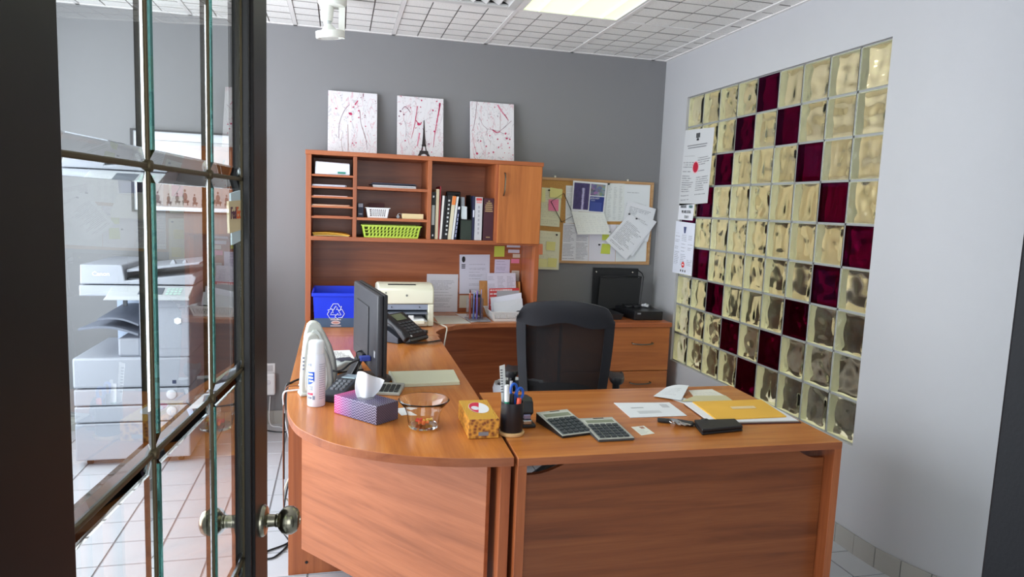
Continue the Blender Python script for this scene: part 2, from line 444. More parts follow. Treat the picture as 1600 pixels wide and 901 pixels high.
# ceiling: T-bars and scored lay-in tiles
CT = flat('ceiling_tile', (236, 234, 231), .9, vary=.22, vscale=120, bump=.5, bscale=260)
SCORE_SHADE = flat('ceiling_score_shade', (164, 161, 158), .9)  # shade inside the scored grooves, painted on their base and side walls
BAR = flat('ceiling_bar', (230, 228, 226), .6)
ce = struct('ceiling', MB().box(XL, 3.5, YR, 3.2, H+.03, H+.09), flat('ceiling_void', (90, 90, 90), .9), 'suspended ceiling of scored lay-in tiles')
GX = [-1.94+.61*k for k in range(-6, 5)]; GX = [x for x in GX if XL < x < 0]
GY = [-.845-1.22*k for k in range(-1, 6)]; GY = [y for y in GY if YR < y < 0]
for x in GX: child(ce, 'ceiling_bar', MB().box(x-.012, x+.012, YR, 0, H-.004, H+.03).mesh('ceiling_bar', BAR))
for y in GY: child(ce, 'ceiling_bar', MB().box(XL, 0, y-.012, y+.012, H-.0035, H+.03).mesh('ceiling_bar', BAR))
child(ce, 'ceiling_edge_angle', MB().box(XL, 0, -.02, 0, H-.004, H+.02).mesh('ceiling_edge_angle', BAR))
child(ce, 'ceiling_edge_angle', MB().box(-.02, 0, YR, 0, H-.0045, H+.02).mesh('ceiling_edge_angle', BAR))
xs = [XL]+GX+[0]; ys = [YR]+GY[::-1]+[0]
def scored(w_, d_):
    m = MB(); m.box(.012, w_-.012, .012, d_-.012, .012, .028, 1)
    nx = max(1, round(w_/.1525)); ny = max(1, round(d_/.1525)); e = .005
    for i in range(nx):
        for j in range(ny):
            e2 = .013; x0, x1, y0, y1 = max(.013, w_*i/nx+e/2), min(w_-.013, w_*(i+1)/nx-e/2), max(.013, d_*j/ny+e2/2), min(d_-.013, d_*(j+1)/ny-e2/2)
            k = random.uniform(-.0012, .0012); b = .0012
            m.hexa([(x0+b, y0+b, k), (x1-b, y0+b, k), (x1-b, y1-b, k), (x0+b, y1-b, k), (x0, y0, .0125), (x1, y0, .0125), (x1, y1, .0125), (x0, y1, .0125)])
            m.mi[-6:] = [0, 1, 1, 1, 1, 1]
    return m.mesh('ceiling_tile', [CT, SCORE_SHADE])
cache = {}
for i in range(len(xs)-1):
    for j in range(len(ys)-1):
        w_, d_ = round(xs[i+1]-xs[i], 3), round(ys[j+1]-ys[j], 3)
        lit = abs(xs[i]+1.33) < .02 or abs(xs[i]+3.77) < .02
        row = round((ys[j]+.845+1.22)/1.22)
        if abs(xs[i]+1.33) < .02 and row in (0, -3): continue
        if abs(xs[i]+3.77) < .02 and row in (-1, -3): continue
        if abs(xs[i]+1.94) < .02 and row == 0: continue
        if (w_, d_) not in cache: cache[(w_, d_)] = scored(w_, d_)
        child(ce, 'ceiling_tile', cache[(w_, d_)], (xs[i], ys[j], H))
# bare strip over the curved wall and the neighbouring room
child(ce, 'ceiling_board', MB().box(0, 3.5, YR, 3.2, H, H+.03).mesh('ceiling_board', BAR))

# fluorescent troffers: one in view, more along the ceiling behind the photographer
PANEL = emit('lit_fluorescent_diffuser', (232, 250, 196), 1.02)
def troffer(x, y, label):
    t = Thing('ceiling_light', label, 'light', (x, y, H), group='fluorescent ceiling panels')
    fr = MB()
    for a in ((x+.012, x+.03, y-1.208, y-.012), (x+.58, x+.598, y-1.208, y-.012), (x+.03, x+.58, y-.03, y-.012), (x+.03, x+.58, y-1.208, y-1.19)): fr.box(*a, H-.003, H+.028)
    t.part('frame', fr, BAR)
    d = MB(); d.box(x+.03, x+.58, y-1.19, y-.03, H+.004, H+.008); t.part('diffuser', d, PANEL)
    for k in range(3): t.part('tube_ridge', MB().frustum((x+.12+.185*k, y-1.18, H+.006), (x+.12+.185*k, y-.04, H+.006), .012, .012, 10), PANEL)
troffer(-1.33, -.845, 'lit fluorescent ceiling panel nearest the grey back wall')
troffer(-1.33, -4.505, 'lit fluorescent ceiling panel further towards the shop front')
troffer(-3.77, -2.065, 'lit fluorescent ceiling panel over the copier side')
troffer(-3.77, -4.505, 'lit fluorescent ceiling panel at the shop front corner')
v = Thing('ceiling_vent', 'white air diffuser with curved blades beside the lit ceiling panel', 'vent', (-1.94, -.845, H))
fr = MB(); x, y = -1.94, -.845
VM = flat('vent_metal', (208, 208, 206), .4)
for a in ((x+.012, x+.06, y-1.208, y-.012), (x+.55, x+.598, y-1.208, y-.012), (x+.06, x+.55, y-.06, y-.012), (x+.06, x+.55, y-1.208, y-1.16)): fr.box(*a, H-.006, H+.01)
v.part('frame', fr, VM, bev=.003)
v.part('backing', MB().box(x+.02, x+.59, y-1.2, y-.02, H+.022, H+.028), flat('vent_dark', (120, 120, 118), .8))
for k in range(7):
    xx = x+.1+k*.07
    v.part('blade', MB().prism([(xx, H+.021), (xx+.045, H-.004), (xx+.05, H-.004), (xx+.012, H+.021)], y-1.15, y-.07, 1), VM)

# ------------------------------------------------------------------ glass block panel
wn = bpy.data.objects.new('window_1', None); C.objects.link(wn); wn['kind'] = 'structure'; wn['label'] = 'glass block panel with a diamond of purple blocks'
wn.location = (0, (BY0+BY1)/2, BZ0)
MORT = flat('block_joint', (150, 152, 150), .6)
jm = MB(); jt = .005
for i in range(10):
    y = BY0-.2*i; jm.box(.018, .062, max(y-jt, BY1), min(y+jt, BY0), BZ0, BZ1)
    z = BZ0+.2*i; jm.box(.018, .062, BY1, BY0, max(z-jt, BZ0), min(z+jt, BZ1))
o = child(wn, 'block_joint', jm.mesh('block_joint', MORT, wn.location))
def block_mesh(seed):
    """hollow block: two thick panes, flat outside and wavy inside, joined by coated side walls"""
    rnd = random.Random(seed); m = MB(); n = 16; hs = .0948; waves = []
    for k in range(6):
        a = rnd.uniform(0, PI); fq = rnd.uniform(30, 85); waves.append((math.cos(a)*fq, math.sin(a)*fq, rnd.uniform(0, 6.28), rnd.uniform(.0006, .0014)))
    W = n+1
    def grid(fx):
        b = len(m.v)
        for j in range(W):
            for i in range(W): y, z = -hs+2*hs*i/n, -hs+2*hs*j/n; m.v.append((fx(y, z), y, z))
        for j in range(n):
            for i in range(n): a = b+j*W+i; m.face((a, a+1, a+W+1, a+W), 0)
        return b
    rim = [i for i in range(W)]+[j*W+n for j in range(1, W)]+[n*W+i for i in range(n-1, -1, -1)]+[j*W for j in range(n-1, 0, -1)]
    for side in (-1, 1):
        def wavy(y, z):
            d = min(hs-abs(y), hs-abs(z)); k = max(0.0, min(1.0, (d-.010)/.014))
            y2, z2 = (y, z) if side < 0 else (z, -y)
            return side*(.018-.002*k+k*sum(A*math.sin(p*y2+q*z2+c0+1.4*math.sin(q*.4*y2-p*.3*z2)) for p, q, c0, A in waves))
        b0 = grid(lambda y, z: side*(.027 if min(hs-abs(y), hs-abs(z)) > .001 else .025)); b1 = grid(wavy)
        for i in range(len(rim)):
            p, q = rim[i], rim[(i+1) % len(rim)]; m.face((b0+p, b0+q, b1+q, b1+p), 0)
    t = .0035; i_ = hs-t
    for a in ((-hs, hs, -hs, -i_), (-hs, hs, i_, hs), (-hs, -i_, -i_, i_), (i_, hs, -i_, i_)): m.box(-.0179, .0179, a[0], a[1], a[2], a[3], 1)
    return m
CLEAR = glass('clear_block_glass', (.97, .975, .95), .06); PURP = glass('purple_block_glass', (.56, .10, .40), .08)
SIDE = flat('coated_block_side', (226, 228, 206), .6); SIDEP = flat('coated_block_side_purple', (70, 20, 46), .6)
bms = [block_mesh(s) for s in range(5)]
cm = [b.mesh('glass_block', [CLEAR, SIDE]) for b in bms]; pm = [b.mesh('glass_block', [PURP, SIDEP]) for b in bms[:3]]
for me in cm+pm:
    for p in me.polygons: p.use_smooth = p.material_index == 0
    me.set_sharp_from_angle(angle=.6)
PURPLE = {(0, 4), (1, 3), (1, 5), (2, 2), (2, 6), (3, 1), (3, 7), (4, 0), (4, 8), (5, 1), (5, 7), (6, 2), (6, 6), (7, 3), (7, 5), (8, 4)}
for r_ in range(9):
    for c_ in range(9):
        me = random.choice(pm) if (r_, c_) in PURPLE else random.choice(cm)
        o = child(wn, 'glass_block', me, (.040, BY0-.1-.2*c_-wn.location.y, BZ1-.1-.2*r_-BZ0), (random.choice((0, PI/2, PI, -PI/2)), 0, 0))
        if (r_, c_) in PURPLE: o['label'] = 'purple glass block'

# ------------------------------------------------------------------ glazed door standing open beside the photographer
dd = Vector((.1029, .9947, 0)); dn = Vector((.9947, -.1029, 0)); up = Vector((0, 0, 1))
DO = Vector((-2.4303, -3.5090, 0))          # far edge of the glass, on the glass plane, at the floor
def dp(s, n, z): return DO+dd*s+dn*n+up*z
dr = bpy.data.objects.new('door_1', None); C.objects.link(dr); dr.location = dp(-.745, 0, 0); dr['kind'] = 'structure'; dr['label'] = 'dark wooden glazed door standing open at the near edge of the view'
doff = tuple(dr.location)
ESP = flat('espresso_wood', (26, 21, 20), .42, vary=.25, vscale=25, spec=.25)
GLZ = thin_glass('door_glass', (.965, .985, .98)); GLE = glass('bevelled_glass_edge', (.56, .76, .73), .0, 1.5); GLC = glass('clear_bevelled_edge', (.95, .97, .965), .0, 1.5)
CAME = flat('brass_came', (96, 84, 62), .5, .7)
def dbox(s0, s1, n0, n1, z0, z1, m=None):
    m = m or MB(); m.hexa([dp(s0, n0, z0), dp(s1, n0, z0), dp(s1, n1, z0), dp(s0, n1, z0), dp(s0, n0, z1), dp(s1, n0, z1), dp(s1, n1, z1), dp(s0, n1, z1)]); return m
def dpart(name, mb, mats, parent=None, bev=0, smooth=False):
    o = child(parent or dr, name, mb.mesh(name, mats, doff))
    if smooth: smooth_edges(o)
    if bev: bevel(o, bev)
    return o
zc = [1.489+(z-1.489)*.9705 for z in (1.859, 1.519, 1.192, .842, .505, .165)]
sc_ = [-.615, -.401, -.1765, .010]
for nm, a in dict(stile=(.012, .117, 0, 2.04), stile2=(-.745, -.622, 0, 2.04)).items(): dpart('stile', dbox(a[0], a[1], -.02, .02, a[2], a[3]), ESP, bev=.003)
dpart('rail', dbox(-.622, .012, -.02, .02, zc[0], 2.04), ESP, bev=.003)
dpart('rail', dbox(-.622, .012, -.02, .02, 0, zc[5]), ESP, bev=.003)
BEAD = flat('glazing_bead', (22, 19, 20), .35)
for sgn in (-1, 1):
    for s0, s1 in ((.002, .012), (-.622, -.612)): dpart('glazing_bead', dbox(s0, s1, .004*sgn, .015*sgn, zc[5], zc[0]), BEAD, bev=.002)
    for z0, z1 in ((zc[0]-.010, zc[0]), (zc[5], zc[5]+.010)): dpart('glazing_bead', dbox(-.612, .002, .004*sgn, .015*sgn, z0, z1), BEAD, bev=.002)
for i in range(3):
    for j in range(5):
        s0, s1, z1, z0 = sc_[i]+.003, sc_[i+1]-.003, zc[j]-.003, zc[j+1]+.003
        if i == 0: s0 = -.622
        p = MB(); b_ = .015; t_ = .003
        p.sheet([dp(s0+b_, t_, z1-b_), dp(s1-b_, t_, z1-b_), dp(s1-b_, t_, z0+b_), dp(s0+b_, t_, z0+b_)], t=.0002)
        pane = dpart('pane', p, GLZ)
        bv = MB()                                   # bevelled border: four solid wedges round the pane
        I = [(s0+b_, z0+b_), (s1-b_, z0+b_), (s1-b_, z1-b_), (s0+b_, z1-b_)]; O = [(s0, z0), (s1, z0), (s1, z1), (s0, z1)]
        for k in range(4):
            a, b2 = I[k], I[(k+1) % 4]; c2, d2 = O[(k+1) % 4], O[k]
            bv.hexa([dp(d2[0], -.002, d2[1]), dp(c2[0], -.002, c2[1]), dp(b2[0], -.003, b2[1]), dp(a[0], -.003, a[1]),
                     dp(d2[0], .0008, d2[1]), dp(c2[0], .0008, c2[1]), dp(b2[0], .003, b2[1]), dp(a[0], .003, a[1])], 0 if k == 3 else 1)
        dpart('bevel', bv, [GLE, GLC], pane)
for i in (1, 2): dpart('came', dbox(sc_[i]-.003, sc_[i]+.003, -.0036, .0036, zc[5], zc[0]), CAME, bev=.0015)
for i in (0, 3): dpart('came', dbox(sc_[i]-(.004 if i else -.003), sc_[i]+.002, -.005, .005, zc[5], zc[0]), CAME, bev=.001)
for j in range(1, 5): dpart('came', dbox(-.615, .006, -.0038, .0038, zc[j]-.003, zc[j]+.003), CAME, bev=.0015)
for i in (1, 2):
    for j in range(1, 5): dpart('solder_joint', MB().lathe([(.0, -.0075), (.006, -.006), (.0075, 0), (.006, .006), (0, .0075)], dp(sc_[i], 0, zc[j]), 10, axis=dn), CAME, smooth=True)
KNOB = flat('satin_nickel_knob', (150, 146, 128), .24, 1.0)
for sgn in (1, -1):
    kp = dp(.066, .02*sgn, .902); ax = dn*sgn
    k_ = MB().lathe([(.0, 0), (.033, 0), (.033, .004), (.029, .009), (.016, .011), (.0135, .013), (.0125, .027), (.014, .029), (.014, .033), (.019, .036), (.0265, .043), (.0295, .052), (.0285, .062), (.023, .071), (.0155, .0755), (.009, .0765), (.0085, .0745), (0, .0745)], kp, 40, axis=ax, k=.88)
    kn = dpart('door_knob', k_, KNOB, smooth=True)
dpart('latch_plate', dbox(.1165, .1178, -.012, .012, .87, .935), KNOB)
# courier sticker on the glass
st = Thing('courier_sticker', 'small courier sticker on the door glass, purple and orange letters', 'sticker', tuple(dp(-.03, .004, 1.36)))
st.part('sheet', MB().sheet([dp(-.072, .0042, 1.494), dp(-.012, .0042, 1.500), dp(-.012, .0042, 1.418), dp(-.066, .0042, 1.414)], .0003), flat('sticker_film', (205, 222, 226), .5))
st.part('panel', MB().sheet([dp(-.086, .0047, 1.482), dp(-.013, .0047, 1.484), dp(-.013, .0047, 1.436), dp(-.082, .0047, 1.433)], .0003), flat('sticker_cream', (226, 205, 160), .6))
st.text('lettering', 'Fed', .026, flat('purple_print', (96, 50, 70), .6), tuple(dp(-.060, .0052, 1.463)), dd, up, bold=True, squeeze=.9)
st.text('lettering', 'Ex', .026, flat('orange_print', (224, 96, 40), .6), tuple(dp(-.029, .0052, 1.463)), dd, up, bold=True, squeeze=.9)
# jamb on the other side of the doorway
NAVY = flat('dark_painted_jamb', (11, 12, 18), .5, bump=.1, spec=.2)
tj = struct('trim_1', MB().box(-1.529, -1.40, -4.30, -4.109, 0, 2.06), NAVY, 'dark door jamb at the edge of the doorway', bev=.004)
tj2 = struct('trim_2', MB().box(-2.70, -2.56, -4.36, -4.20, 0, 2.06), NAVY, bev=.004)
struct('trim_3', MB().box(-2.70, -1.40, -4.34, -4.22, 2.06, 2.16), NAVY, bev=.004)
# ------------------------------------------------------------------ furniture
D = .76                                            # desk height
EDGE = wood('wood_edge_band', 0, (172, 102, 62), (158, 90, 54), (136, 74, 44), .4)
# hutch on the back desk
hx0, hx1, hy0, hy1 = -2.466, -1.008, -.40, -.03
h = Thing('hutch', 'wooden hutch with open cubbies and one closed cabinet on the back desk', 'hutch', ((hx0+hx1)/2, -.2, D))
h.part('top', MB().box(hx0-.003, hx1+.006, hy0-.004, hy1, 1.758, 1.784), WX, bev=.0015)
h.part('side_panel', MB().box(hx0, hx0+.032, hy0, hy1, D, 1.758), WZ, bev=.0015)
h.part('side_panel', MB().box(hx1-.03, hx1, hy0, hy1, D, 1.758), WZ, bev=.0015)
h.part('back_panel', MB().box(hx0+.032, hx1-.03, -.045, hy1, D, 1.758), WX)
h.part('shelf', MB().box(hx0+.032, hx1-.03, hy0, -.045, 1.250, 1.275), WX, bev=.0015)
for x0, x1 in ((-2.192, -2.170), (-1.742, -1.718), (-1.312, -1.290)): h.part('divider', MB().box(x0, x1, hy0, -.045, 1.275, 1.758), WZ, bev=.001)
for z in (1.644, 1.574, 1.516, 1.459, 1.395): h.part('cubby_shelf', MB().box(hx0+.032, -2.192, hy0+.004, -.045, z-.012, z), WX, bev=.001)
for z in (1.582, 1.396): h.part('cubby_shelf', MB().box(-2.170, -1.742, hy0+.002, -.045, z-.017, z), WX, bev=.001)
DOORW = wood('wood_cabinet_door', 2, (196, 122, 64), (182, 108, 54), (156, 88, 42), .36)
cd = h.part('cabinet_door', MB().box(-1.296, -1.016, hy0-.02, hy0-.001, 1.262, 1.756), DOORW, bev=.002)
hd = [(-1.262, -.421, 1.705), (-1.2615, -.437, 1.695), (-1.261, -.446, 1.67), (-1.262, -.449, 1.64), (-1.263, -.446, 1.60), (-1.2645, -.437, 1.575), (-1.265, -.421, 1.565)]
h.part('handle', MB().tube(spline(hd, 5), .0048, 8), NICKEL, cd, smooth=True)
# back desk with a concave corner, under the hutch
bd = Thing('corner_desk', 'wooden back desk with a concave curved front edge under the hutch', 'desk', (-1.7, -.3, 0))
cv = [(-1.713, -.889)]+[(p.x, p.y) for p in spline([(-1.713, -.886, 0), (-1.722, -.80, 0), (-1.676, -.695, 0), (-1.60, -.60, 0), (-1.52, -.545, 0), (-1.40, -.512, 0), (-1.28, -.497, 0)], 6)]+[(-.862, -.497), (-.862, -.02), (-2.462, -.02), (-2.462, -.889)]
bd.part('top', MB().prism(cv, D-.028, D, 2, 0, 1), [TX, EDGE], bev=.002)
bd.part('side_panel', MB().box(-2.455, -2.425, -.86, -.03, 0, D-.028), WY)
bd.part('side_panel', MB().box(-.90, -.872, -.48, -.03, 0, D-.028), WY)
bd.part('modesty_panel', MB().box(-2.425, -.90, -.06, -.04, .12, D-.028), WX)
# side desk ending in a rounded peninsula
pd = Thing('peninsula_desk', 'wooden side desk ending in a rounded peninsula towards the door', 'desk', (-2.1, -1.9, 0))
front = spline([(-2.457, -2.02, 0), (-2.451, -2.13, 0), (-2.440, -2.264, 0), (-2.420, -2.381, 0), (-2.378, -2.496, 0), (-2.274, -2.638, 0), (-2.132, -2.738, 0), (-1.976, -2.796, 0), (-1.85, -2.818, 0), (-1.764, -2.823, 0)], 6)
outl = [(-1.727, -.893), (-2.462, -.893)]+[(p.x, p.y) for p in front]+[(-1.742, -2.10)]
pd.part('top', MB().prism(outl, D-.028, D, 2, 0, 1), [TY, EDGE], bev=.002)
ep = pd.part('end_panel', MB().box(-2.455, -1.80, -1.99, -1.96, 0, D-.028), WZ, bev=.001)
pd.part('screw_cover', MB().frustum((-2.385, -1.991, .05), (-2.385, -1.9925, .05), .006, .006, 12), BLACKM, ep)
pd.part('end_panel', MB().hexa([(-1.797, -2.80, 0), (-1.767, -2.80, 0), (-1.745, -2.0, 0), (-1.775, -2.0, 0), (-1.797, -2.80, D-.028), (-1.767, -2.80, D-.028), (-1.745, -2.0, D-.028), (-1.775, -2.0, D-.028)]), WZ, bev=.001)
a, b = Vector((-2.405, -2.015, 0)), Vector((-1.828, -2.745, 0)); t = (b-a).normalized(); n = Vector((t.y, -t.x, 0))
mo = pd.part('modesty_panel', MB().box(-(b-a).length/2, (b-a).length/2, -.009, .009, .12, .715), wood('wood_modesty_panel', 0, (182, 114, 76), (168, 100, 64), (140, 80, 48), .42), bev=.001)
for v_ in mo.data.vertices: v_.co += Vector(pd.off)
mo.location = (a+b)/2-n*.01-Vector(pd.off); mo.rotation_euler = (0, 0, math.atan2(t.y, t.x))
# front desk
fd = Thing('front_desk', 'wooden front desk facing the door with a recessed front panel', 'desk', (-1.18, -2.47, 0))
FQ = [(-1.755, -2.834), (-.64, -2.834), (-.613, -2.105), (-1.728, -2.108)]
fd.part('top', MB().prism(FQ, D-.025, D, 2, 0, 1), [TX, EDGE], bev=.002)
def lerp2(p, q, t): return (p[0]+(q[0]-p[0])*t, p[1]+(q[1]-p[1])*t)
for s_ in (0, 1):
    p0 = lerp2(FQ[0], FQ[1], 0.0 if s_ == 0 else 1-.028/1.115); p1 = lerp2(FQ[0], FQ[1], .028/1.115 if s_ == 0 else 1.0)
    q0 = lerp2(FQ[3], FQ[2], 0.0 if s_ == 0 else 1-.028/1.115); q1 = lerp2(FQ[3], FQ[2], .028/1.115 if s_ == 0 else 1.0)
    fd.part('side_panel', MB().prism([(p0[0], p0[1]+.001), (p1[0], p1[1]+.001), (q1[0], q1[1]-.002), (q0[0], q0[1]-.002)], 0, D-.025, 2), WZ, bev=.001)
ym = -2.785; xa, xb = -1.722, -.668
top = [(xa, .688)]+[(xa+.03+.17*i/8, .688+.045*(.5-.5*math.cos(PI*i/8))) for i in range(9)]+[(xb-.15+.12*i/8, .733-.043*(.5-.5*math.cos(PI*i/8))) for i in range(9)]+[(xb, .690)]
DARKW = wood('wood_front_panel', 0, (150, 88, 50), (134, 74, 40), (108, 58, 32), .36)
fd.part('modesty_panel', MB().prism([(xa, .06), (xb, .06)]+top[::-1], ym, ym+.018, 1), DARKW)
fd.part('cable_grommet', MB().frustum((-1.73+.3, -2.3, D-.025), (-1.73+.3, -2.3, D-.035), .03, .03, 16), BLACKM)
# lateral file
lf = Thing('lateral_file', 'wooden two-drawer lateral file in the corner beside the glass blocks', 'cabinet', (-.47, -.26, 0))
lx0, lx1, ly0 = -.85, -.083, -.487
lf.part('top', MB().box(lx0-.005, lx1+.004, ly0-.014, -.02, D-.03, D), WX, bev=.0015)
lf.part('body', MB().box(lx0, lx1, ly0+.02, -.02, 0, D-.03), WZ)
for z0, z1, zh in ((.432, .727, .622), (.085, .427, .352)):
    dw = lf.part('drawer', MB().box(lx0+.003, lx1-.003, ly0, ly0+.019, z0, z1), wood('wood_drawer_front', 0, (188, 116, 60), (172, 100, 50), (146, 82, 42), .36), bev=.0015)
    xc = -.285
    lf.part('handle', MB().tube(spline([(xc-.072, ly0, zh), (xc-.07, ly0-.022, zh-.002), (xc-.03, ly0-.030, zh-.006), (xc+.03, ly0-.030, zh-.006), (xc+.07, ly0-.022, zh-.002), (xc+.072, ly0, zh)], 5), .005, 8), NICKEL, dw, smooth=True)
lf.part('plinth', MB().box(lx0+.01, lx1-.01, ly0+.03, -.03, 0, .08), BLACKM)

# ------------------------------------------------------------------ office chair (local: faces +y, seat centre at origin)
ch = Thing('office_chair', 'black mesh-back office chair pulled up between the front desk and back desk', 'chair', (-1.06, -1.17, 0), math.radians(-20), local=True)
FAB = flat('black_seat_fabric', (30, 32, 38), .75, bump=.3, bscale=500)
def back_pt(u, v, off=0.0):
    """u -1..1 across, v 0..1 up; the back curves round the sitter and leans"""
    hw = .215+.035*math.sin(min(v, 1)*PI*.62)
    x = u*hw; z = .46+v*.585
    y = -.235-.10*v+.055*u*u+.02*math.sin(v*PI)
    if v > .82: z -= (u*u)*.05*((v-.82)/.18)
    return Vector((x, y+off, z))
fr = MB(); nu, nv = 24, 24
def strip(m, us, vs, t0, t1):
    b = len(m.v); W = len(us)
    for k in (t0, t1):
        for v_ in vs:
            for u_ in us: m.v.append(tuple(back_pt(u_, v_, k)))
    F = W*len(vs)
    for j in range(len(vs)-1):
        for i in range(W-1):
            a = b+j*W+i; m.face((a, a+1, a+W+1, a+W)); a += F; m.face((a+W, a+W+1, a+1, a))
    rim = list(range(W))+[j*W+W-1 for j in range(1, len(vs))]+[(len(vs)-1)*W+i for i in range(W-2, -1, -1)]+[j*W for j in range(len(vs)-2, 0, -1)]
    for i in range(len(rim)):
        p, q = b+rim[i], b+rim[(i+1) % len(rim)]; m.face((p, p+F, q+F, q))
# frame: outline band with a wide head band whose lower edge waves
def head_edge(u): return .78+.025*math.cos(u*PI*1.6)-.16*max(0, abs(u)-.72)/.28*0
lin = lambda a, b, n: [a+(b-a)*i/n for i in range(n+1)]
b = len(fr.v)
us = lin(-1, 1, 28)
for k in (-.035, .012):
    for j in range(7):
        for u_ in us:
            v0 = head_edge(u_); v_ = v0+(1-v0)*j/6
            p = back_pt(u_, v_, k*(1-.35*(j/6)**3)); 
            r_ = max(0, abs(u_)-.80)/.20
            p.z -= .06*r_*r_*(j/6)
            fr.v.append(tuple(p))
W = len(us); F = W*7
for j in range(6):
    for i in range(W-1):
        a = b+j*W+i; fr.face((a, a+1, a+W+1, a+W)); a += F; fr.face((a+W, a+W+1, a+1, a))
rim = list(range(W))+[j*W+W-1 for j in range(1, 7)]+[6*W+i for i in range(W-2, -1, -1)]+[j*W for j in range(5, 0, -1)]
for i in range(len(rim)):
    p, q = b+rim[i], b+rim[(i+1) % len(rim)]; fr.face((p, p+F, q+F, q))
bk = ch.part('backrest', fr, flat('black_headband', (34, 36, 42), .5), smooth=True)
for s_ in (-1, 1):
    m = MB(); strip(m, lin(s_*.80, s_*1.0, 3) if s_ > 0 else lin(-1.0, -.80, 3), lin(0, .82, 14), -.03, .012)
    ch.part('back_frame', m, flat('black_headband', (34, 36, 42), .5), bk, smooth=True)
m = MB(); strip(m, lin(-.82, .82, 10), lin(0, .10, 2), -.03, .012); ch.part('back_frame', m, BLACK, bk, smooth=True)
# mesh: a fine open weave, see-through between the threads
mesh_m, nt, bs = new_mat('black_chair_mesh')
bs.inputs['Base Color'].default_value = S(18, 18, 21); bs.inputs['Roughness'].default_value = .8
tr = N(nt, 'ShaderNodeBsdfTransparent'); mx = N(nt, 'ShaderNodeMixShader'); uvn = N(nt, 'ShaderNodeTexCoord')
sp = N(nt, 'ShaderNodeSeparateXYZ'); nt.links.new(uvn.outputs['Object'], sp.inputs[0])
hx = mth(nt, 'LESS_THAN', mth(nt, 'FRACT', mth(nt, 'MULTIPLY', sp.outputs[0], 300.0)), .24)
hz = mth(nt, 'LESS_THAN', mth(nt, 'FRACT', mth(nt, 'MULTIPLY', sp.outputs[2], 300.0)), .24)
nt.links.new(mth(nt, 'MULTIPLY', hx, hz), mx.inputs[0]); nt.links.new(bs.outputs[0], mx.inputs[1]); nt.links.new(tr.outputs[0], mx.inputs[2])
nt.links.new(mx.outputs[0], nt.nodes['Material Output'].inputs[0])
m = MB(); us = lin(-.86, .86, 14); vs_ = lin(.06, .84, 14); b = len(m.v)
for v_ in vs_:
    for u_ in us: m.v.append(tuple(back_pt(u_, v_, -.004+.035*math.sin(PI*v_)*(1-u_*u_)*.5)))
for j in range(14):
    for i in range(14): a = b+j*15+i; m.face((a, a+1, a+16, a+15))
ch.part('mesh', m, mesh_m, bk, smooth=True)
seat = MB().lathe([(.0, .40), (.20, .40), (.235, .415), (.25, .445), (.24, .475), (.20, .488), (0, .485)], (0, .02, 0), 40)
so = ch.part('seat', seat, FAB, smooth=True); 
for s_ in (-1, 1):
    pad = MB(); out = []
    for i in range(24):
        a = 2*PI*i/24; ca, sa = math.cos(a), math.sin(a)
        out.append((s_*.285+.042*(abs(ca)**.6)*(1 if ca > 0 else -1), -.02+.125*(abs(sa)**.7)*(1 if sa > 0 else -1)))
    if True:
        n_ = len(out); levels = [(.80, .585), (.96, .592), (1.0, .603), (.94, .614), (.75, .619)]
        b = len(pad.v)
        cx, cy = s_*.285, -.02
        for k, z in levels: pad.v += [(cx+(x-cx)*k, cy+(y-cy)*(.9+.1*k), z-.35*max(0, y-cy-.06)) for x, y in out]
        for l in range(len(levels)-1):
            for i in range(n_): pad.face((b+l*n_+i, b+l*n_+(i+1) % n_, b+(l+1)*n_+(i+1) % n_, b+(l+1)*n_+i))
        pad.face([b+i for i in range(n_)][::-1]); pad.face([b+(len(levels)-1)*n_+i for i in range(n_)])
    arm = ch.part('armrest', pad, flat('black_arm_pad', (38, 40, 46), .45), smooth=True)
    ch.part('arm_post', MB().tube(spline([(s_*.285, -.02, .59), (s_*.285, -.02, .50), (s_*.27, -.02, .42), (s_*.18, -.02, .385)], 5), .02, 8), BLACK, arm, smooth=True)
ch.part('back_post', MB().tube(spline([(0, -.26, .55), (0, -.29, .47), (0, -.22, .385), (0, -.05, .37)], 5), .025, 8), BLACK, smooth=True)
ch.part('tilt_box', MB().box(-.09, .09, -.12, .12, .34, .40), BLACK, bev=.01)
ch.part('gas_lift', MB().frustum((0, 0, .09), (0, 0, .35), .028, .022, 16), CHROME, smooth=True)
for k in range(5):
    a = 2*PI*k/5+.4; dx, dy = math.cos(a), math.sin(a)
    lg = ch.part('leg', MB().tube([(0, 0, .11), (dx*.15, dy*.15, .095), (dx*.29, dy*.29, .075)], .02, 8), BLACK, smooth=True)
    ch.part('caster', MB().frustum((dx*.29-dy*.022, dy*.29+dx*.022, .029), (dx*.29+dy*.022, dy*.29-dx*.022, .029), .0285, .0285, 16), BLACKM, lg, smooth=True)
    ch.part('caster_stem', MB().frustum((dx*.29, dy*.29, .04), (dx*.29, dy*.29, .08), .008, .008, 8), CHROME, lg)
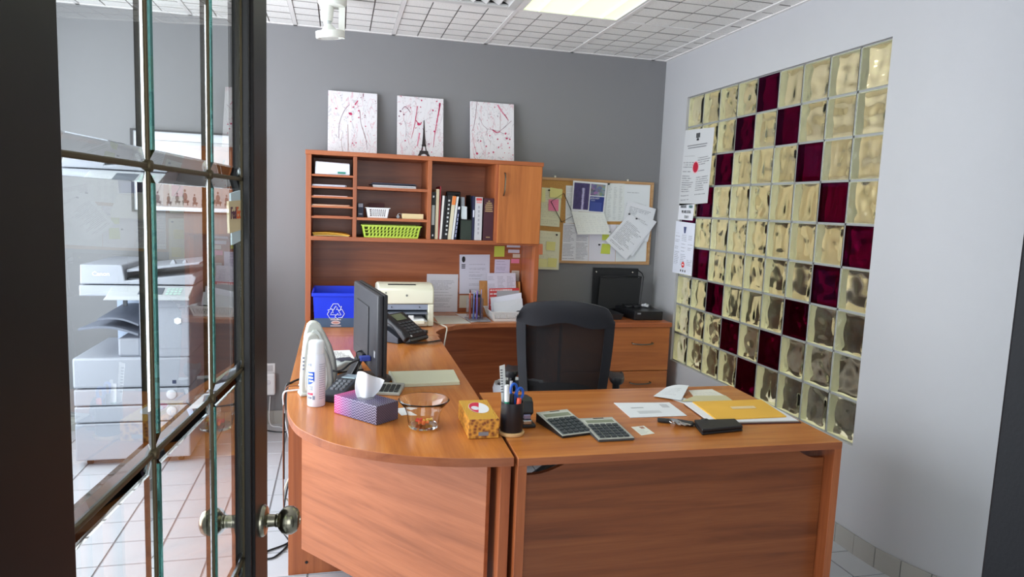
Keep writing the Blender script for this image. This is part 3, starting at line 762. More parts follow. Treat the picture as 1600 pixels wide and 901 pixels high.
# waste bin with liner under the back desk
wbn = Thing('waste_bin', 'grey waste bin with a clear bag liner under the back desk', 'bin', (-1.18, -.72, 0))
wbn.part('body', MB().lathe([(.11, 0), (.115, .0), (.15, .40), (.155, .41), (.15, .412), (.143, .40), (.108, .02), (0, .02)], (-1.18, -.72, 0), 28), flat('charcoal_bin', (58, 62, 72), .4), smooth=True)
lm = MB(); n_ = 40; rnd = random.Random(3)
prof = [(.144, .36), (.149, .415), (.160, .425), (.170, .40), (.166, .34), (.160, .30)]
for r_, z in prof: lm.v += [(-1.18+(r_+rnd.uniform(-.004, .006))*math.cos(2*PI*i/n_), -.72+(r_+rnd.uniform(-.004, .006))*math.sin(2*PI*i/n_), z+rnd.uniform(-.008, .008)) for i in range(n_)]
for l in range(len(prof)-1):
    for i in range(n_): lm.face((l*n_+i, l*n_+(i+1) % n_, (l+1)*n_+(i+1) % n_, (l+1)*n_+i))
wbn.part('bag_liner', lm, flat('frosted_bag', (205, 210, 218), .3), smooth=True)
# ------------------------------------------------------------------ things on and above the hutch
def canvas(x0, x1, label, seed):
    z0, z1 = 1.784, 2.189
    t = Thing('canvas', label, 'painting', ((x0+x1)/2, -.06, z0), group='splatter canvases on the hutch')
    m, nt, b = new_mat('splatter_paint')
    tc = N(nt, 'ShaderNodeTexCoord'); mp = N(nt, 'ShaderNodeMapping'); mp.inputs['Location'].default_value = (seed*3.1, 0, seed*1.7)
    nt.links.new(tc.outputs['Object'], mp.inputs['Vector'])
    def nz(scale, sx, sz, det=3):
        k = N(nt, 'ShaderNodeMapping'); k.inputs['Scale'].default_value = (sx, 1, sz); nt.links.new(mp.outputs[0], k.inputs['Vector'])
        n_ = N(nt, 'ShaderNodeTexNoise'); n_.inputs['Scale'].default_value = scale; n_.inputs['Detail'].default_value = det; n_.inputs['Distortion'].default_value = 1.2
        nt.links.new(k.outputs[0], n_.inputs['Vector']); return n_.outputs['Fac']
    def lineband(f, c, wd): return mth(nt, 'LESS_THAN', mth(nt, 'ABSOLUTE', mth(nt, 'SUBTRACT', f, c)), wd)
    col = S(224, 222, 226)
    col = mixc(nt, mth(nt, 'MULTIPLY', lineband(nz(9, 1.6, .7), .47, .010), .30), col, S(120, 110, 120))
    col = mixc(nt, mth(nt, 'MULTIPLY', lineband(nz(12, 1.5, .5), .55, .012), .45), col, S(206, 130, 150))
    col = mixc(nt, mth(nt, 'MULTIPLY', mth(nt, 'GREATER_THAN', nz(34, 1.2, 1), .70), .8), col, S(186, 60, 100))
    col = mixc(nt, mth(nt, 'MULTIPLY', mth(nt, 'GREATER_THAN', nz(40, 1, 1.1, 2), .72), .7), col, S(110, 60, 84))
    nt.links.new(col, b.inputs['Base Color']); b.inputs['Roughness'].default_value = .7
    cv_ = MB().hexa([(x0, -.100, z0), (x1, -.100, z0), (x1, -.080, z0), (x0, -.080, z0), (x0, -.030, z1), (x1, -.030, z1), (x1, -.010, z1), (x0, -.010, z1)])
    t.part('stretched_canvas', cv_, m, bev=.001)
    def at(u, v, off=.001): return Vector((x0+(x1-x0)*u, -.100+.07*v-off, z0+(z1-z0)*v))
    return t, at
PINK = flat('crimson_paint', (190, 40, 92), .5); MAUVE = flat('mauve_paint', (120, 62, 90), .5); ROSE = flat('rose_paint', (216, 124, 152), .5); TAUPE = flat('brown_paint', (150, 96, 84), .5)
def stroke(t, at, ps, w0, w1, mat):
    c = [Vector((p[0], p[1], 0)) for p in ps]; c = spline(c, 5) if len(c) > 2 else [c[0].lerp(c[1], i/6) for i in range(7)]
    m = MB(); n_ = len(c); top = []; bot = []
    for i, p in enumerate(c):
        d = (c[min(i+1, n_-1)]-c[max(i-1, 0)]); d = Vector((d.x*.305, d.y*.405, 0)).normalized(); k = w0+(w1-w0)*i/(n_-1); k *= random.uniform(.75, 1.25)
        q = Vector((-d.y*k/.305, d.x*k/.405, 0)); top.append(at(p.x+q.x, p.y+q.y, .0012)); bot.append(at(p.x-q.x, p.y-q.y, .0012))
    b = m.pts(top+bot)
    for i in range(n_-1): m.face((b+i, b+i+1, b+n_+i+1, b+n_+i))
    t.part('paint_stroke', m, mat)
def dots(t, at, ls, mat):
    m = MB()
    for u, v, r in ls:
        b = m.pts([at(u+r*math.cos(a*PI/4)*random.uniform(.7, 1.2)/.305, v+r*math.sin(a*PI/4)*random.uniform(.7, 1.2)/.405, .0013) for a in range(8)]); m.face([b+i for i in range(8)])
    t.part('paint_splash', m, mat, kind='stuff')
t, at = canvas(-2.347, -2.039, 'white canvas with sparse pink splatter, nearest the door', 1)
stroke(t, at, [(.43, .80), (.33, .70), (.25, .55), (.22, .42), (.22, .26)], .0012, .0008, MAUVE)
stroke(t, at, [(.40, .48), (.41, .2), (.41, .02)], .0012, .0012, TAUPE)
stroke(t, at, [(.64, .72), (.67, .5), (.76, .3), (.80, .10)], .0010, .0008, MAUVE)
stroke(t, at, [(.70, .45), (.76, .28), (.86, .16)], .0009, .0006, TAUPE)
stroke(t, at, [(.60, .87), (.54, .80)], .004, .003, PINK); stroke(t, at, [(.71, .99), (.71, .93)], .003, .001, MAUVE)
stroke(t, at, [(.30, .35), (.27, .2), (.31, .03)], .0007, .0006, TAUPE)
dots(t, at, [(.46, .65, .010), (.43, .66, .006), (.16, .72, .006), (.51, .76, .004), (.62, .71, .005), (.62, .60, .005), (.50, .19, .005), (.57, .2, .004), (.46, .53, .004), (.76, .47, .004), (.53, .16, .004)], PINK)
dots(t, at, [(.75, .64, .004), (.74, .61, .003), (.25, .93, .003), (.74, .88, .003), (.96, .88, .003), (.98, .73, .003), (.62, .78, .003), (.66, .92, .003), (.83, .55, .002), (.82, .40, .002)], MAUVE)
t, at = canvas(-1.910, -1.607, 'white canvas with a dark lattice tower painted over pink streaks', 2)
stroke(t, at, [(.93, .93), (.88, .72), (.84, .55), (.80, .36), (.78, .20)], .004, .0015, PINK); stroke(t, at, [(.92, .93), (.90, .80)], .006, .002, PINK)
stroke(t, at, [(.43, .85), (.40, .68), (.36, .50), (.30, .32)], .003, .0012, PINK); stroke(t, at, [(.40, .62), (.48, .55), (.52, .60)], .003, .003, PINK)
stroke(t, at, [(.10, .78), (.16, .83), (.22, .80), (.28, .74)], .002, .0015, MAUVE); stroke(t, at, [(.48, .42), (.43, .2)], .005, .002, ROSE)
stroke(t, at, [(.18, .34), (.19, .52), (.12, .64)], .0006, .0006, MAUVE); stroke(t, at, [(.55, .5), (.60, .33), (.66, .22)], .001, .0008, MAUVE)
dots(t, at, [(.07, .75, .007), (.14, .70, .006), (.04, .67, .005), (.06, .55, .004), (.68, .25, .006), (.80, .05, .004)], MAUVE)
dots(t, at, [(.52, .95, .006), (.77, .80, .006), (.17, .28, .005), (.28, .82, .004), (.5, .84, .004), (.46, .56, .010), (.80, .46, .006), (.74, .12, .004), (.85, .95, .005)], PINK)
TOW = flat('tower_paint', (44, 34, 36), .6)
def tower():
    m = MB(); c0 = .575
    def poly(ps): b = m.pts([at(c0+(u-.5), v, .0018) for u, v in ps]); m.face([b+i for i in range(len(ps))])
    poly([(.492, .63), (.508, .63), (.512, .56), (.488, .56)]); poly([(.488, .56), (.512, .56), (.522, .40), (.478, .40)])
    poly([(.478, .40), (.522, .40), (.542, .215), (.458, .215)]); poly([(.452, .235), (.548, .235), (.550, .205), (.450, .205)])
    poly([(.458, .205), (.478, .205), (.462, .125), (.435, .125)]); poly([(.522, .205), (.542, .205), (.565, .125), (.538, .125)])
    poly([(.41, .135), (.59, .135), (.60, .095), (.40, .095)])
    L = [(.40, .095), (.60, .095)]
    poly([(.40, .095), (.44, .095), (.40, .05), (.37, .0), (.33, .0)]); poly([(.60, .095), (.56, .095), (.60, .05), (.63, .0), (.67, .0)])
    poly([(.44, .095), (.56, .095), (.545, .078), (.5, .085), (.455, .078)]); poly([(.44, .095), (.455, .078), (.41, .03), (.40, .05)]); poly([(.56, .095), (.60, .05), (.59, .03), (.545, .078)])
    return m
t.part('painted_tower', tower(), TOW, label='dark lattice tower')
t, at = canvas(-1.425, -1.124, 'white canvas with tangled pink drips, furthest from the door', 3)
stroke(t, at, [(.15, 1.0), (.12, .8), (.08, .6), (.03, .5)], .0012, .001, MAUVE)
stroke(t, at, [(.62, .97), (.72, .86), (.84, .76)], .006, .003, ROSE); stroke(t, at, [(.78, .82), (.87, .72)], .004, .002, PINK)
stroke(t, at, [(.94, .72), (.80, .62), (.66, .54), (.50, .55), (.36, .56)], .0012, .001, MAUVE); stroke(t, at, [(.68, .84), (.68, .56)], .0008, .0008, TAUPE)
stroke(t, at, [(.50, .55), (.60, .51), (.68, .53)], .004, .002, PINK); stroke(t, at, [(.04, .48), (.08, .3), (.14, .13)], .0008, .0012, PINK)
stroke(t, at, [(.20, .75), (.28, .62), (.38, .55), (.34, .45)], .0008, .001, MAUVE); stroke(t, at, [(.66, .53), (.74, .50), (.82, .50)], .0012, .001, MAUVE)
dots(t, at, [(.23, .35, .006), (.36, .27, .006), (.42, .16, .004), (.52, .18, .006), (.64, .26, .005), (.80, .50, .006), (.83, .42, .007), (.90, .41, .006), (.86, .34, .005), (.89, .27, .005), (.62, .40, .006), (.44, .45, .005), (.15, .14, .008), (.10, .24, .004), (.55, .93, .004), (.74, .1, .003), (.78, .18, .003), (.97, .15, .004), (.72, .25, .003), (.38, .70, .003)], PINK)
# ------------------------------------------------------------------ framed print on the wall beyond the copier
pf = Thing('framed_print', 'framed print of riders behind the copier, black frame and white mat', 'picture', (-3.13, -.02, 1.37))
x0, x1, z0, z1 = -3.503, -2.765, 1.377, 1.878
fm = MB(); k = .011
for a in ((x0, x1, z0, z0+k), (x0, x1, z1-k, z1), (x0, x0+k, z0+k, z1-k), (x1-k, x1, z0+k, z1-k)): fm.box(a[0], a[1], -.028, -.001, a[2], a[3])
pf.part('frame', fm, flat('black_frame', (26, 24, 28), .4))
pf.part('mat', MB().box(x0+k, x1-k, -.014, -.002, z0+k, z1-k), flat('white_mat', (226, 230, 238), .7))
m, nt, b = new_mat('old_photo_print')
tc = N(nt, 'ShaderNodeTexCoord'); sp = N(nt, 'ShaderNodeSeparateXYZ'); nt.links.new(tc.outputs['Generated'], sp.inputs[0])
nz_ = N(nt, 'ShaderNodeTexNoise'); nz_.inputs['Scale'].default_value = 6; nz_.inputs['Detail'].default_value = 4; nt.links.new(tc.outputs['Generated'], nz_.inputs['Vector'])
c = mixc(nt, mth(nt, 'MULTIPLY', mth(nt, 'LESS_THAN', mth(nt, 'ADD', sp.outputs[2], mth(nt, 'MULTIPLY', nz_.outputs['Fac'], .12)), .50), 1.0), S(214, 214, 216), S(150, 140, 138))
nt.links.new(c, b.inputs['Base Color'])
ip = pf.part('print', MB().box(x0+.036, x1-.036, -.016, -.0141, z0+.036, z1-.064), m)
pf.part('inner_line', MB().box(x0+.03, x1-.03, -.0150, -.0145, z1-.066, z1-.062), INK)
for i in range(13):                                     # mounted figures in the lower half of the print
    fx = x0+.10+i*.05+random.uniform(-.012, .012); fz = z0+.045+random.uniform(0, .02); s_ = random.uniform(.7, 1.1); g = MB()
    for (cx, cz, rx, rz) in ((0, .045, .013, .022), (0, .078, .006, .008), (.004, .018, .020, .010), (-.010, .006, .003, .012), (.014, .006, .003, .012)):
        bb = g.pts([(fx+s_*(cx+rx*math.cos(a*PI/5)), -.0166, fz+s_*(cz+rz*math.sin(a*PI/5))) for a in range(10)]); g.face([bb+q for q in range(10)])
    pf.part('figure', g, flat('sepia_ink', (92, 72, 72), .7), ip)
for fx in (x0+.42, x0+.6):
    g = MB(); bb = g.pts([(fx-.06, -.0167, z0+.20), (fx+.06, -.0167, z0+.20), (fx+.055, -.0167, z0+.225), (fx+.03, -.0167, z0+.235), (fx, -.0167, z0+.262), (fx-.03, -.0167, z0+.235), (fx-.055, -.0167, z0+.225)]); g.face([bb+q for q in range(7)])
    pf.part('painted_dome', g, flat('grey_ink', (150, 146, 148), .7), ip)
# ------------------------------------------------------------------ cork board and what is pinned on it
cb = Thing('cork_board', 'cork notice board with a pale wooden frame beside the hutch', 'notice board', (-.5, -.01, 1.11))
x0, x1, z0, z1 = -.965, -.047, 1.111, 1.712
CF = wood('board_frame_wood', 0, (206, 166, 120), (192, 150, 104), (170, 128, 86), .5, 2)
for nm, a in enumerate(((x0, x1, z0, z0+.018), (x0, x1, z1-.018, z1), (x0, x0+.018, z0+.018, z1-.018), (x1-.018, x1, z0+.018, z1-.018))): cb.part('frame_bar', MB().box(a[0], a[1], -.018, -.001, a[2], a[3]), CF, bev=.001)
cb.part('cork', MB().box(x0+.018, x1-.018, -.011, -.001, z0+.018, z1-.018), flat('cork', (190, 142, 78), .9, vary=.25, vscale=120))
for xx in (-.80, -.25): cb.part('hanger', MB().box(xx-.006, xx+.006, -.012, -.002, z1, z1+.014), CREAM, bev=.002)
def pin(x, z, y, col, label):
    mm = MB().lathe([(0, 0), (.005, 0), (.006, .003), (.004, .006), (.0035, .011), (.006, .014), (.0045, .016), (0, .0165)], (x, y, z), 12, axis=(0, -1, 0))
    single('push_pin', label, 'push pin', mm, col, (x, y, z), 'push pins on the notice board', smooth=True)
def note(name, label, cat, q, y, mat, group=None, curl=.0, t=.0005, nu=6, nv=6):
    """sheet hanging on the wall plane; q = (x, z) corners tl, tr, br, bl"""
    ps = [(x, y, z) for x, z in q]
    mm = MB().sheet(ps, t, nu if curl else 1, nv if curl else 1, (lambda u, v: curl*(1-v)**2) if curl else None)
    return single(name, label, cat, mm, mat, ps[3], group)
G1 = 'papers pinned on the notice board'; G2 = 'sticky notes on the notice board'
YEL = flat('yellow_sticky', (226, 220, 142), .8); PAL = flat('pale_yellow_sticky', (228, 224, 160), .8); LIM = flat('lime_sticky', (204, 214, 88), .8); PNK = flat('pink_sticky', (236, 132, 164), .8); ORG = flat('orange_sticky', (244, 150, 110), .8)
note('paper_sheet', 'cream handwritten page hanging high beside the hutch, pink note on it', 'paper', [(-.905, 1.640), (-.748, 1.635), (-.755, 1.367), (-.905, 1.374)], -.0125, doc('cream_list', (226, 224, 190), (150, 148, 124), 22, (.08, .1, .06, .06), 1, .5, .2, 3, .45), G1, .004)
note('paper_sheet', 'cream page hanging below the notice board edge, covered in yellow notes', 'paper', [(-.905, 1.340), (-.747, 1.332), (-.747, 1.063), (-.905, 1.065)], -.0195, doc('cream_list_low', (226, 224, 194), (150, 148, 124), 20, (.08, .1, .06, .06), 1, .45, .3, 9, .4), G1, .003)
for lab, q, mt_ in (('yellow sticky note at the top of the upper cream page', [(-.836, 1.643), (-.743, 1.631), (-.749, 1.571), (-.839, 1.573)], YEL),
                    ('bright pink sticky note on the upper cream page', [(-.844, 1.558), (-.769, 1.561), (-.769, 1.478), (-.843, 1.481)], PNK),
                    ('pale yellow note tucked against the hutch side on the upper cream page', [(-.902, 1.632), (-.870, 1.633), (-.869, 1.538), (-.902, 1.537)], PAL)):
    note('sticky_note', lab, 'sticky note', q, -.0185, mt_, G2, .004)
for lab, q, mt_ in (('yellow sticky note in the middle of the lower cream page', [(-.847, 1.263), (-.780, 1.261), (-.783, 1.199), (-.849, 1.203)], YEL),
                    ('yellow sticky note at the bottom corner of the lower cream page', [(-.831, 1.147), (-.762, 1.144), (-.767, 1.081), (-.833, 1.082)], YEL),
                    ('pale note at the foot of the lower cream page beside the hutch', [(-.902, 1.142), (-.835, 1.139), (-.835, 1.080), (-.902, 1.081)], PAL),
                    ('orange sticky note peeking out from behind the hutch', [(-.905, 1.246), (-.874, 1.243), (-.873, 1.170), (-.905, 1.169)], ORG)):
    note('sticky_note', lab, 'sticky note', q, -.0245, mt_, G2, .003)
WD = (232, 234, 234)
note('paper_sheet', 'white sheet behind the calendar, only its edge showing', 'paper', [(-.719, 1.661), (-.618, 1.663), (-.617, 1.399), (-.710, 1.396)], -.0122, doc('doc_a', WD, (120, 124, 130), 30, (.1, .1, .05, .05), 1, .5, .2, 2, .5), G1)
note('paper_sheet', 'white table sheet with columns pinned right of the calendar', 'paper', [(-.440, 1.691), (-.273, 1.695), (-.269, 1.423), (-.442, 1.418)], -.0126, doc('doc_b', (228, 232, 230), (120, 126, 130), 44, (.06, .3, .04, .06), 4, .6, .05, 4, .45), G1)
note('paper_sheet', 'white letter in the top corner of the board near the glass wall', 'paper', [(-.274, 1.692), (-.073, 1.693), (-.070, 1.430), (-.272, 1.427)], -.0122, doc('doc_c', (230, 234, 236), (96, 100, 106), 20, (.1, .12, .3, .16), 1, .55, .45, 6, .5), G1)
note('paper_sheet', 'striped grey list at the lower left of the board', 'paper', [(-.725, 1.396), (-.530, 1.394), (-.524, 1.129), (-.725, 1.130)], -.0124, doc('doc_d', (226, 226, 232), (110, 106, 124), 26, (.05, .05, .04, .05), 2, .66, .12, 5, .6), G1)
note('paper_sheet', 'lilac white sheet in the lower middle of the board', 'paper', [(-.529, 1.394), (-.321, 1.399), (-.316, 1.130), (-.522, 1.129)], -.0127, doc('doc_e', (228, 226, 236), (110, 110, 124), 18, (.08, .1, .5, .1), 1, .5, .5, 8, .5), G1)
note('paper_sheet', 'plain white sheet in the lower corner of the board near the glass wall', 'paper', [(-.319, 1.399), (-.076, 1.400), (-.072, 1.135), (-.313, 1.130)], -.0122, doc('doc_f', (230, 234, 236), (130, 132, 138), 22, (.1, .1, .3, .1), 1, .45, .5, 1, .4), G1)
for lab, q in (('lime sticky note on the lower middle sheet of the board', [(-.424, 1.258), (-.359, 1.256), (-.361, 1.184), (-.433, 1.186)]), ('lime sticky note half hidden under the calendar page', [(-.426, 1.330), (-.373, 1.328), (-.380, 1.284), (-.428, 1.283)])):
    note('sticky_note', lab, 'sticky note', q, -.0145, LIM, G2, .003)
single('wire_frame', 'black wire bent into a slanted rectangle half behind the calendar', 'wire', MB().tube([(-.735, -.022, 1.606), (-.827, -.022, 1.544), (-.740, -.022, 1.402), (-.654, -.016, 1.453)], .0028, 6, closed=True), BLACK, (-.74, -.022, 1.402))
ca = Thing('wall_calendar', 'open wall calendar with a blue photo page above its white date page', 'calendar', (-.55, -.03, 1.40))
ca.part('photo_page', MB().sheet([(-.671, -.026, 1.698), (-.415, -.026, 1.691), (-.427, -.026, 1.477), (-.675, -.026, 1.484)], .002), PAPER)
def cal(u, v): p = Vector((-.671, 0, 1.698)).lerp(Vector((-.415, 0, 1.691)), u).lerp(Vector((-.675, 0, 1.484)).lerp(Vector((-.427, 0, 1.477)), u), v); return (p.x, -.0267, p.z)
def quad_part(th, name, mat, u0, u1, v0, v1, parent=None, lift=0.0): 
    return th.part(name, MB().sheet([(x, y-lift, z) for x, y, z in (cal(u0, v0), cal(u1, v0), cal(u1, v1), cal(u0, v1))], .0004), mat, parent)
mm, nt, b = new_mat('stage_photo'); uvn = N(nt, 'ShaderNodeUVMap'); sp = N(nt, 'ShaderNodeSeparateXYZ'); nt.links.new(uvn.outputs[0], sp.inputs[0])
nz_ = N(nt, 'ShaderNodeTexNoise'); nz_.inputs['Scale'].default_value = 5; nz_.inputs['Detail'].default_value = 3; nz_.inputs['Distortion'].default_value = 2; nt.links.new(uvn.outputs[0], nz_.inputs['Vector'])
beam = mth(nt, 'SUBTRACT', 1.0, mth(nt, 'MULTIPLY', mth(nt, 'ABSOLUTE', mth(nt, 'SUBTRACT', mth(nt, 'ADD', sp.outputs[0], mth(nt, 'MULTIPLY', nz_.outputs['Fac'], .12)), .66)), 9.0))
beam = mth(nt, 'MULTIPLY', mth(nt, 'MAXIMUM', beam, 0.0), mth(nt, 'LESS_THAN', sp.outputs[1], .82))
c = mixc(nt, nz_.outputs['Fac'], S(34, 28, 60), S(92, 78, 140)); c = mixc(nt, mth(nt, 'MINIMUM', beam, 1.0), c, S(206, 200, 238)); nt.links.new(c, b.inputs['Base Color'])
quad_part(ca, 'stage_picture', mm, .04, .50, .06, .93)
mm, nt, b = new_mat('crowd_photo'); uvn = N(nt, 'ShaderNodeUVMap'); vo = N(nt, 'ShaderNodeTexVoronoi'); vo.inputs['Scale'].default_value = 5; nt.links.new(uvn.outputs[0], vo.inputs['Vector'])
hs = N(nt, 'ShaderNodeHueSaturation'); hs.inputs['Saturation'].default_value = .6; hs.inputs['Value'].default_value = .6; nt.links.new(vo.outputs['Color'], hs.inputs['Color'])
nt.links.new(mixc(nt, .45, hs.outputs[0], S(60, 70, 120)), b.inputs['Base Color']); quad_part(ca, 'crowd_picture', mm, .53, .96, .06, .44)
quad_part(ca, 'month_panel', flat('royal_blue_print', (38, 56, 136), .5), .53, .96, .47, .96)
quad_part(ca, 'month_tint', flat('pale_blue_print', (64, 82, 160), .5), .56, .90, .66, .94, None, .0005)
ca.text('lettering', 'JANUARY', .017, PAPER, (cal(.68, .53)[0], -.0278, cal(.68, .53)[2]), (1, 0, -.02), (0, 0, 1), squeeze=.95)
ca.text('lettering', '2024', .015, flat('pale_print', (190, 200, 236), .6), (cal(.625, .605)[0], -.0278, cal(.625, .605)[2]), (1, 0, -.02), (0, 0, 1))
ca.part('date_page', MB().sheet([(-.673, -.026, 1.482), (-.427, -.026, 1.476), (-.372, -.045, 1.327), (-.625, -.045, 1.320)], .0008, 10, 6, lambda u, v: .012*(1-v)*(1-(2*u-1)**2)), doc('date_grid', (238, 240, 234), (200, 202, 204), 12, (.05, .02, .1, .12), 7, .5, .0, 3, .5))
G3 = 'slanted papers hanging at the board corner'
note('paper_sheet', 'rearmost slanted sheet hanging over the board corner by the glass wall', 'paper', [(-.245, 1.575), (-.022, 1.522), (-.072, 1.28), (-.30, 1.33)], -.0205, doc('doc_g', (232, 234, 238), (80, 82, 92), 24, (.12, .12, .1, .12), 1, .55, .3, 11, .6), G3, .003)
note('paper_sheet', 'middle slanted letter with dark heading at the board corner', 'paper', [(-.167, 1.494), (.0-.012, 1.429), (-.187, 1.172), (-.343, 1.252)], -.0255, doc('doc_h', (234, 236, 240), (70, 72, 84), 26, (.12, .12, .1, .12), 1, .55, .3, 12, .6), G3, .003)
note('paper_sheet', 'front slanted letter filled with print hanging at the board corner', 'paper', [(-.225, 1.486), (-.055, 1.366), (-.239, 1.147), (-.408, 1.282)], -.0305, doc('doc_i', (236, 238, 242), (70, 72, 84), 27, (.1, .1, .08, .2), 1, .6, .12, 13, .6), G3, .004)
for x, z, y, lab in ((-.846, 1.622, -.0185, 'black push pin in the upper cream page'), (-.775, 1.312, -.0215, 'black push pin in the lower cream page'), (-.400, 1.685, -.013, 'black push pin at the top of the table sheet'), (-.236, 1.478, -.031, 'black push pin in the slanted letters'), (-.384, 1.345, -.047, 'grey push pin at the corner of the date page'), (-.448, 1.250, -.013, 'black push pin beside the lime note'), (-.178, 1.447, -.031, 'black push pin through the middle slanted letter')):
    pin(x, z, y, BLACK if 'grey' not in lab else GREY, lab)
# ------------------------------------------------------------------ notices on the glass blocks
def wnote(name, label, cat, q, x, mat, group=None):
    ps = [(x, y, z) for y, z in q]; return single(name, label, cat, MB().sheet(ps, .0008), mat, ps[3], group)
ct = Thing('certificate', 'large white certificate with a red seal taped on the glass blocks', 'certificate', (-.008, -.54, 1.56))
cq = [(-.371, 2.054), (-.749, 2.037), (-.726, 1.568), (-.340, 1.550)]
ct.part('sheet', MB().sheet([(-.008, y, z) for y, z in cq], .001), doc('certificate_print', (196, 198, 200), (96, 98, 104), 34, (.08, .08, .06, .34), 2, .6, .35, 21, .7))
RED = flat('red_seal', (178, 22, 52), .5)
ct.part('seal', MB().lathe([(0, 0), (.034, 0), (.034, .001), (0, .0012)], (-.009, -.545, 1.800), 24, axis=(-1, 0, 0)), RED)
ct.part('seal_rim', MB().lathe([(0, 0), (.041, 0), (.041, .0006), (0, .0006)], (-.0086, -.545, 1.800), 24, axis=(-1, 0, 0)), flat('pink_seal_rim', (226, 170, 180), .6))
cr_ = MB()
for (y0, y1, z0, z1) in ((-.542, -.556, 1.985, 2.02), (-.560, -.574, 1.99, 2.02), (-.526, -.538, 1.99, 2.02), (-.535, -.565, 1.972, 1.984)): cr_.sheet([(-.0094, y0, z1), (-.0094, y1, z1), (-.0094, y1, z0), (-.0094, y0, z0)], .0003)
ct.part('crest', cr_, INK)
for zz, w_ in ((1.945, .13), (1.930, .12)): ct.part('heading_rule', MB().sheet([(-.0094, -.545+w_, zz+.003), (-.0094, -.545-w_, zz+.003), (-.0094, -.545-w_, zz-.003), (-.0094, -.545+w_, zz-.003)], .0003), flat('grey_print', (120, 122, 126), .7))
sg = Thing('shop_notice', 'small white notice in bold capitals under the certificate', 'sign', (-.008, -.45, 1.45))
sg.part('sheet', MB().sheet([(-.008, -.352, 1.563), (-.008, -.562, 1.563), (-.008, -.552, 1.452), (-.008, -.342, 1.455)], .001), flat('notice_paper', (220, 222, 228), .7))
tx = (0, -1, 0); tz = (0, 0, 1)
DK = flat('notice_ink', (70, 72, 78), .7)
sg.text('lettering', 'FANTASTIC', .026, DK, (-.0094, -.418, 1.542), tx, tz, bold=True, squeeze=.62)
sg.text('lettering', 'INSIDE', .026, flat('teal_print', (60, 110, 110), .7), (-.0094, -.518, 1.542), tx, tz, bold=True, squeeze=.66)
sg.text('lettering', 'WE ARE LOCAL', .027, DK, (-.0094, -.458, 1.508), tx, tz, bold=True, squeeze=.68)
sg.text('lettering', 'TOO !', .027, DK, (-.0094, -.466, 1.473), tx, tz, bold=True, squeeze=.8)
nq = [(-.322, 1.444), (-.592, 1.434), (-.589, 1.089), (-.315, 1.087)]
ntc = Thing('notice_sheet', 'white printed notice with a red stop symbol, lowest on the glass blocks', 'notice', (-.008, -.45, 1.09))
ntc.part('sheet', MB().sheet([(-.0085, y, z) for y, z in nq], .001), doc('notice_print', (218, 222, 234), (120, 124, 136), 30, (.1, .1, .18, .22), 3, .6, .3, 31, .6))
ntc.part('stop_symbol', MB().lathe([(0, 0), (.021, 0), (.021, .001), (0, .0012)], (-.0096, -.462, 1.152), 8, axis=(-1, 0, 0)), flat('stop_red', (214, 60, 60), .5))
ntc.part('white_bar', MB().sheet([(-.0110, -.452, 1.156), (-.0110, -.472, 1.156), (-.0110, -.472, 1.148), (-.0110, -.452, 1.148)], .0003), PAPER)
ntc.part('emblem', MB().sheet([(-.0098, -.44, 1.408), (-.0098, -.48, 1.408), (-.0098, -.47, 1.365), (-.0098, -.45, 1.365)], .0003), flat('navy_print', (70, 80, 120), .6))
for k in range(3): ntc.part('pictogram', MB().sheet([(-.0098, -.43-.03*k, 1.118), (-.0098, -.442-.03*k, 1.118), (-.0098, -.442-.03*k, 1.104), (-.0098, -.43-.03*k, 1.104)], .0003), INK)
# ------------------------------------------------------------------ ceiling spot, outlet
sl = Thing('spot_lamp', 'white ceiling spot lamp hanging near the grey wall', 'spot light', (-2.31, -.8, H-.02))
cx, cy = -2.318, -.8
SW = flat('spot_enamel', (232, 234, 226), .35)
sl.part('canopy', MB().lathe([(.0, .075), (.072, .075), (.075, .06), (.075, .02), (.066, .006), (0, 0)], (cx, cy, H-.077), 32), SW, smooth=True)
sl.part('lamp_holder', MB().frustum((cx-.028, cy, 2.430), (cx-.024, cy, 2.506), .031, .034, 24), SW, smooth=True)
sl.part('neck', MB().frustum((cx-.022, cy, 2.410), (cx-.026, cy, 2.432), .018, .022, 16), flat('spot_neck', (200, 206, 204), .4), smooth=True)
sl.part('bulb', MB().lathe([(.018, .06), (.03, .045), (.05, .02), (.062, 0), (.06, -.004), (0, -.006)], (cx-.012, cy, 2.352), 28, axis=(-.1, 0, 1)), flat('reflector_bulb', (222, 226, 216), .15), smooth=True)
sl.part('ring', MB().lathe([(.060, .028), (.074, .026), (.075, -.006), (.070, -.010), (.060, -.006), (.058, 0)], (cx-.008, cy, 2.352), 32, axis=(-.12, -.1, 1)), SW, smooth=True)
sl.part('bracket_arm', MB().box(cx+.034, cx+.066, cy-.004, cy+.004, 2.345, 2.506), SW, bev=.002)
sl.part('screw', MB().frustum((cx+.045, cy-.004, 2.366), (cx+.045, cy-.008, 2.366), .005, .005, 10), GREY)
ol = Thing('wall_outlet', 'white wall outlet low on the grey wall behind the door', 'outlet', (-2.705, 0, .33))
ol.part('plate', MB().box(-2.742, -2.672, -.006, -.0005, .295, .41), WHITE, bev=.002)
ol.part('socket', MB().box(-2.728, -2.686, -.008, -.006, .358, .398), flat('socket_face', (196, 196, 198), .4), bev=.002)
pa = Thing('plug_adapter', 'chunky white plug-in adapter in the wall outlet', 'adapter', (-2.702, -.03, .19))
pa.part('body', MB().box(-2.738, -2.668, -.05, -.0085, .205, .352), WHITE, bev=.012)
pa.part('dial', MB().lathe([(0, 0), (.016, 0), (.014, .006), (0, .007)], (-2.712, -.05, .292), 20, axis=(0, -1, 0)), flat('pale_dial', (214, 216, 222), .4), smooth=True)
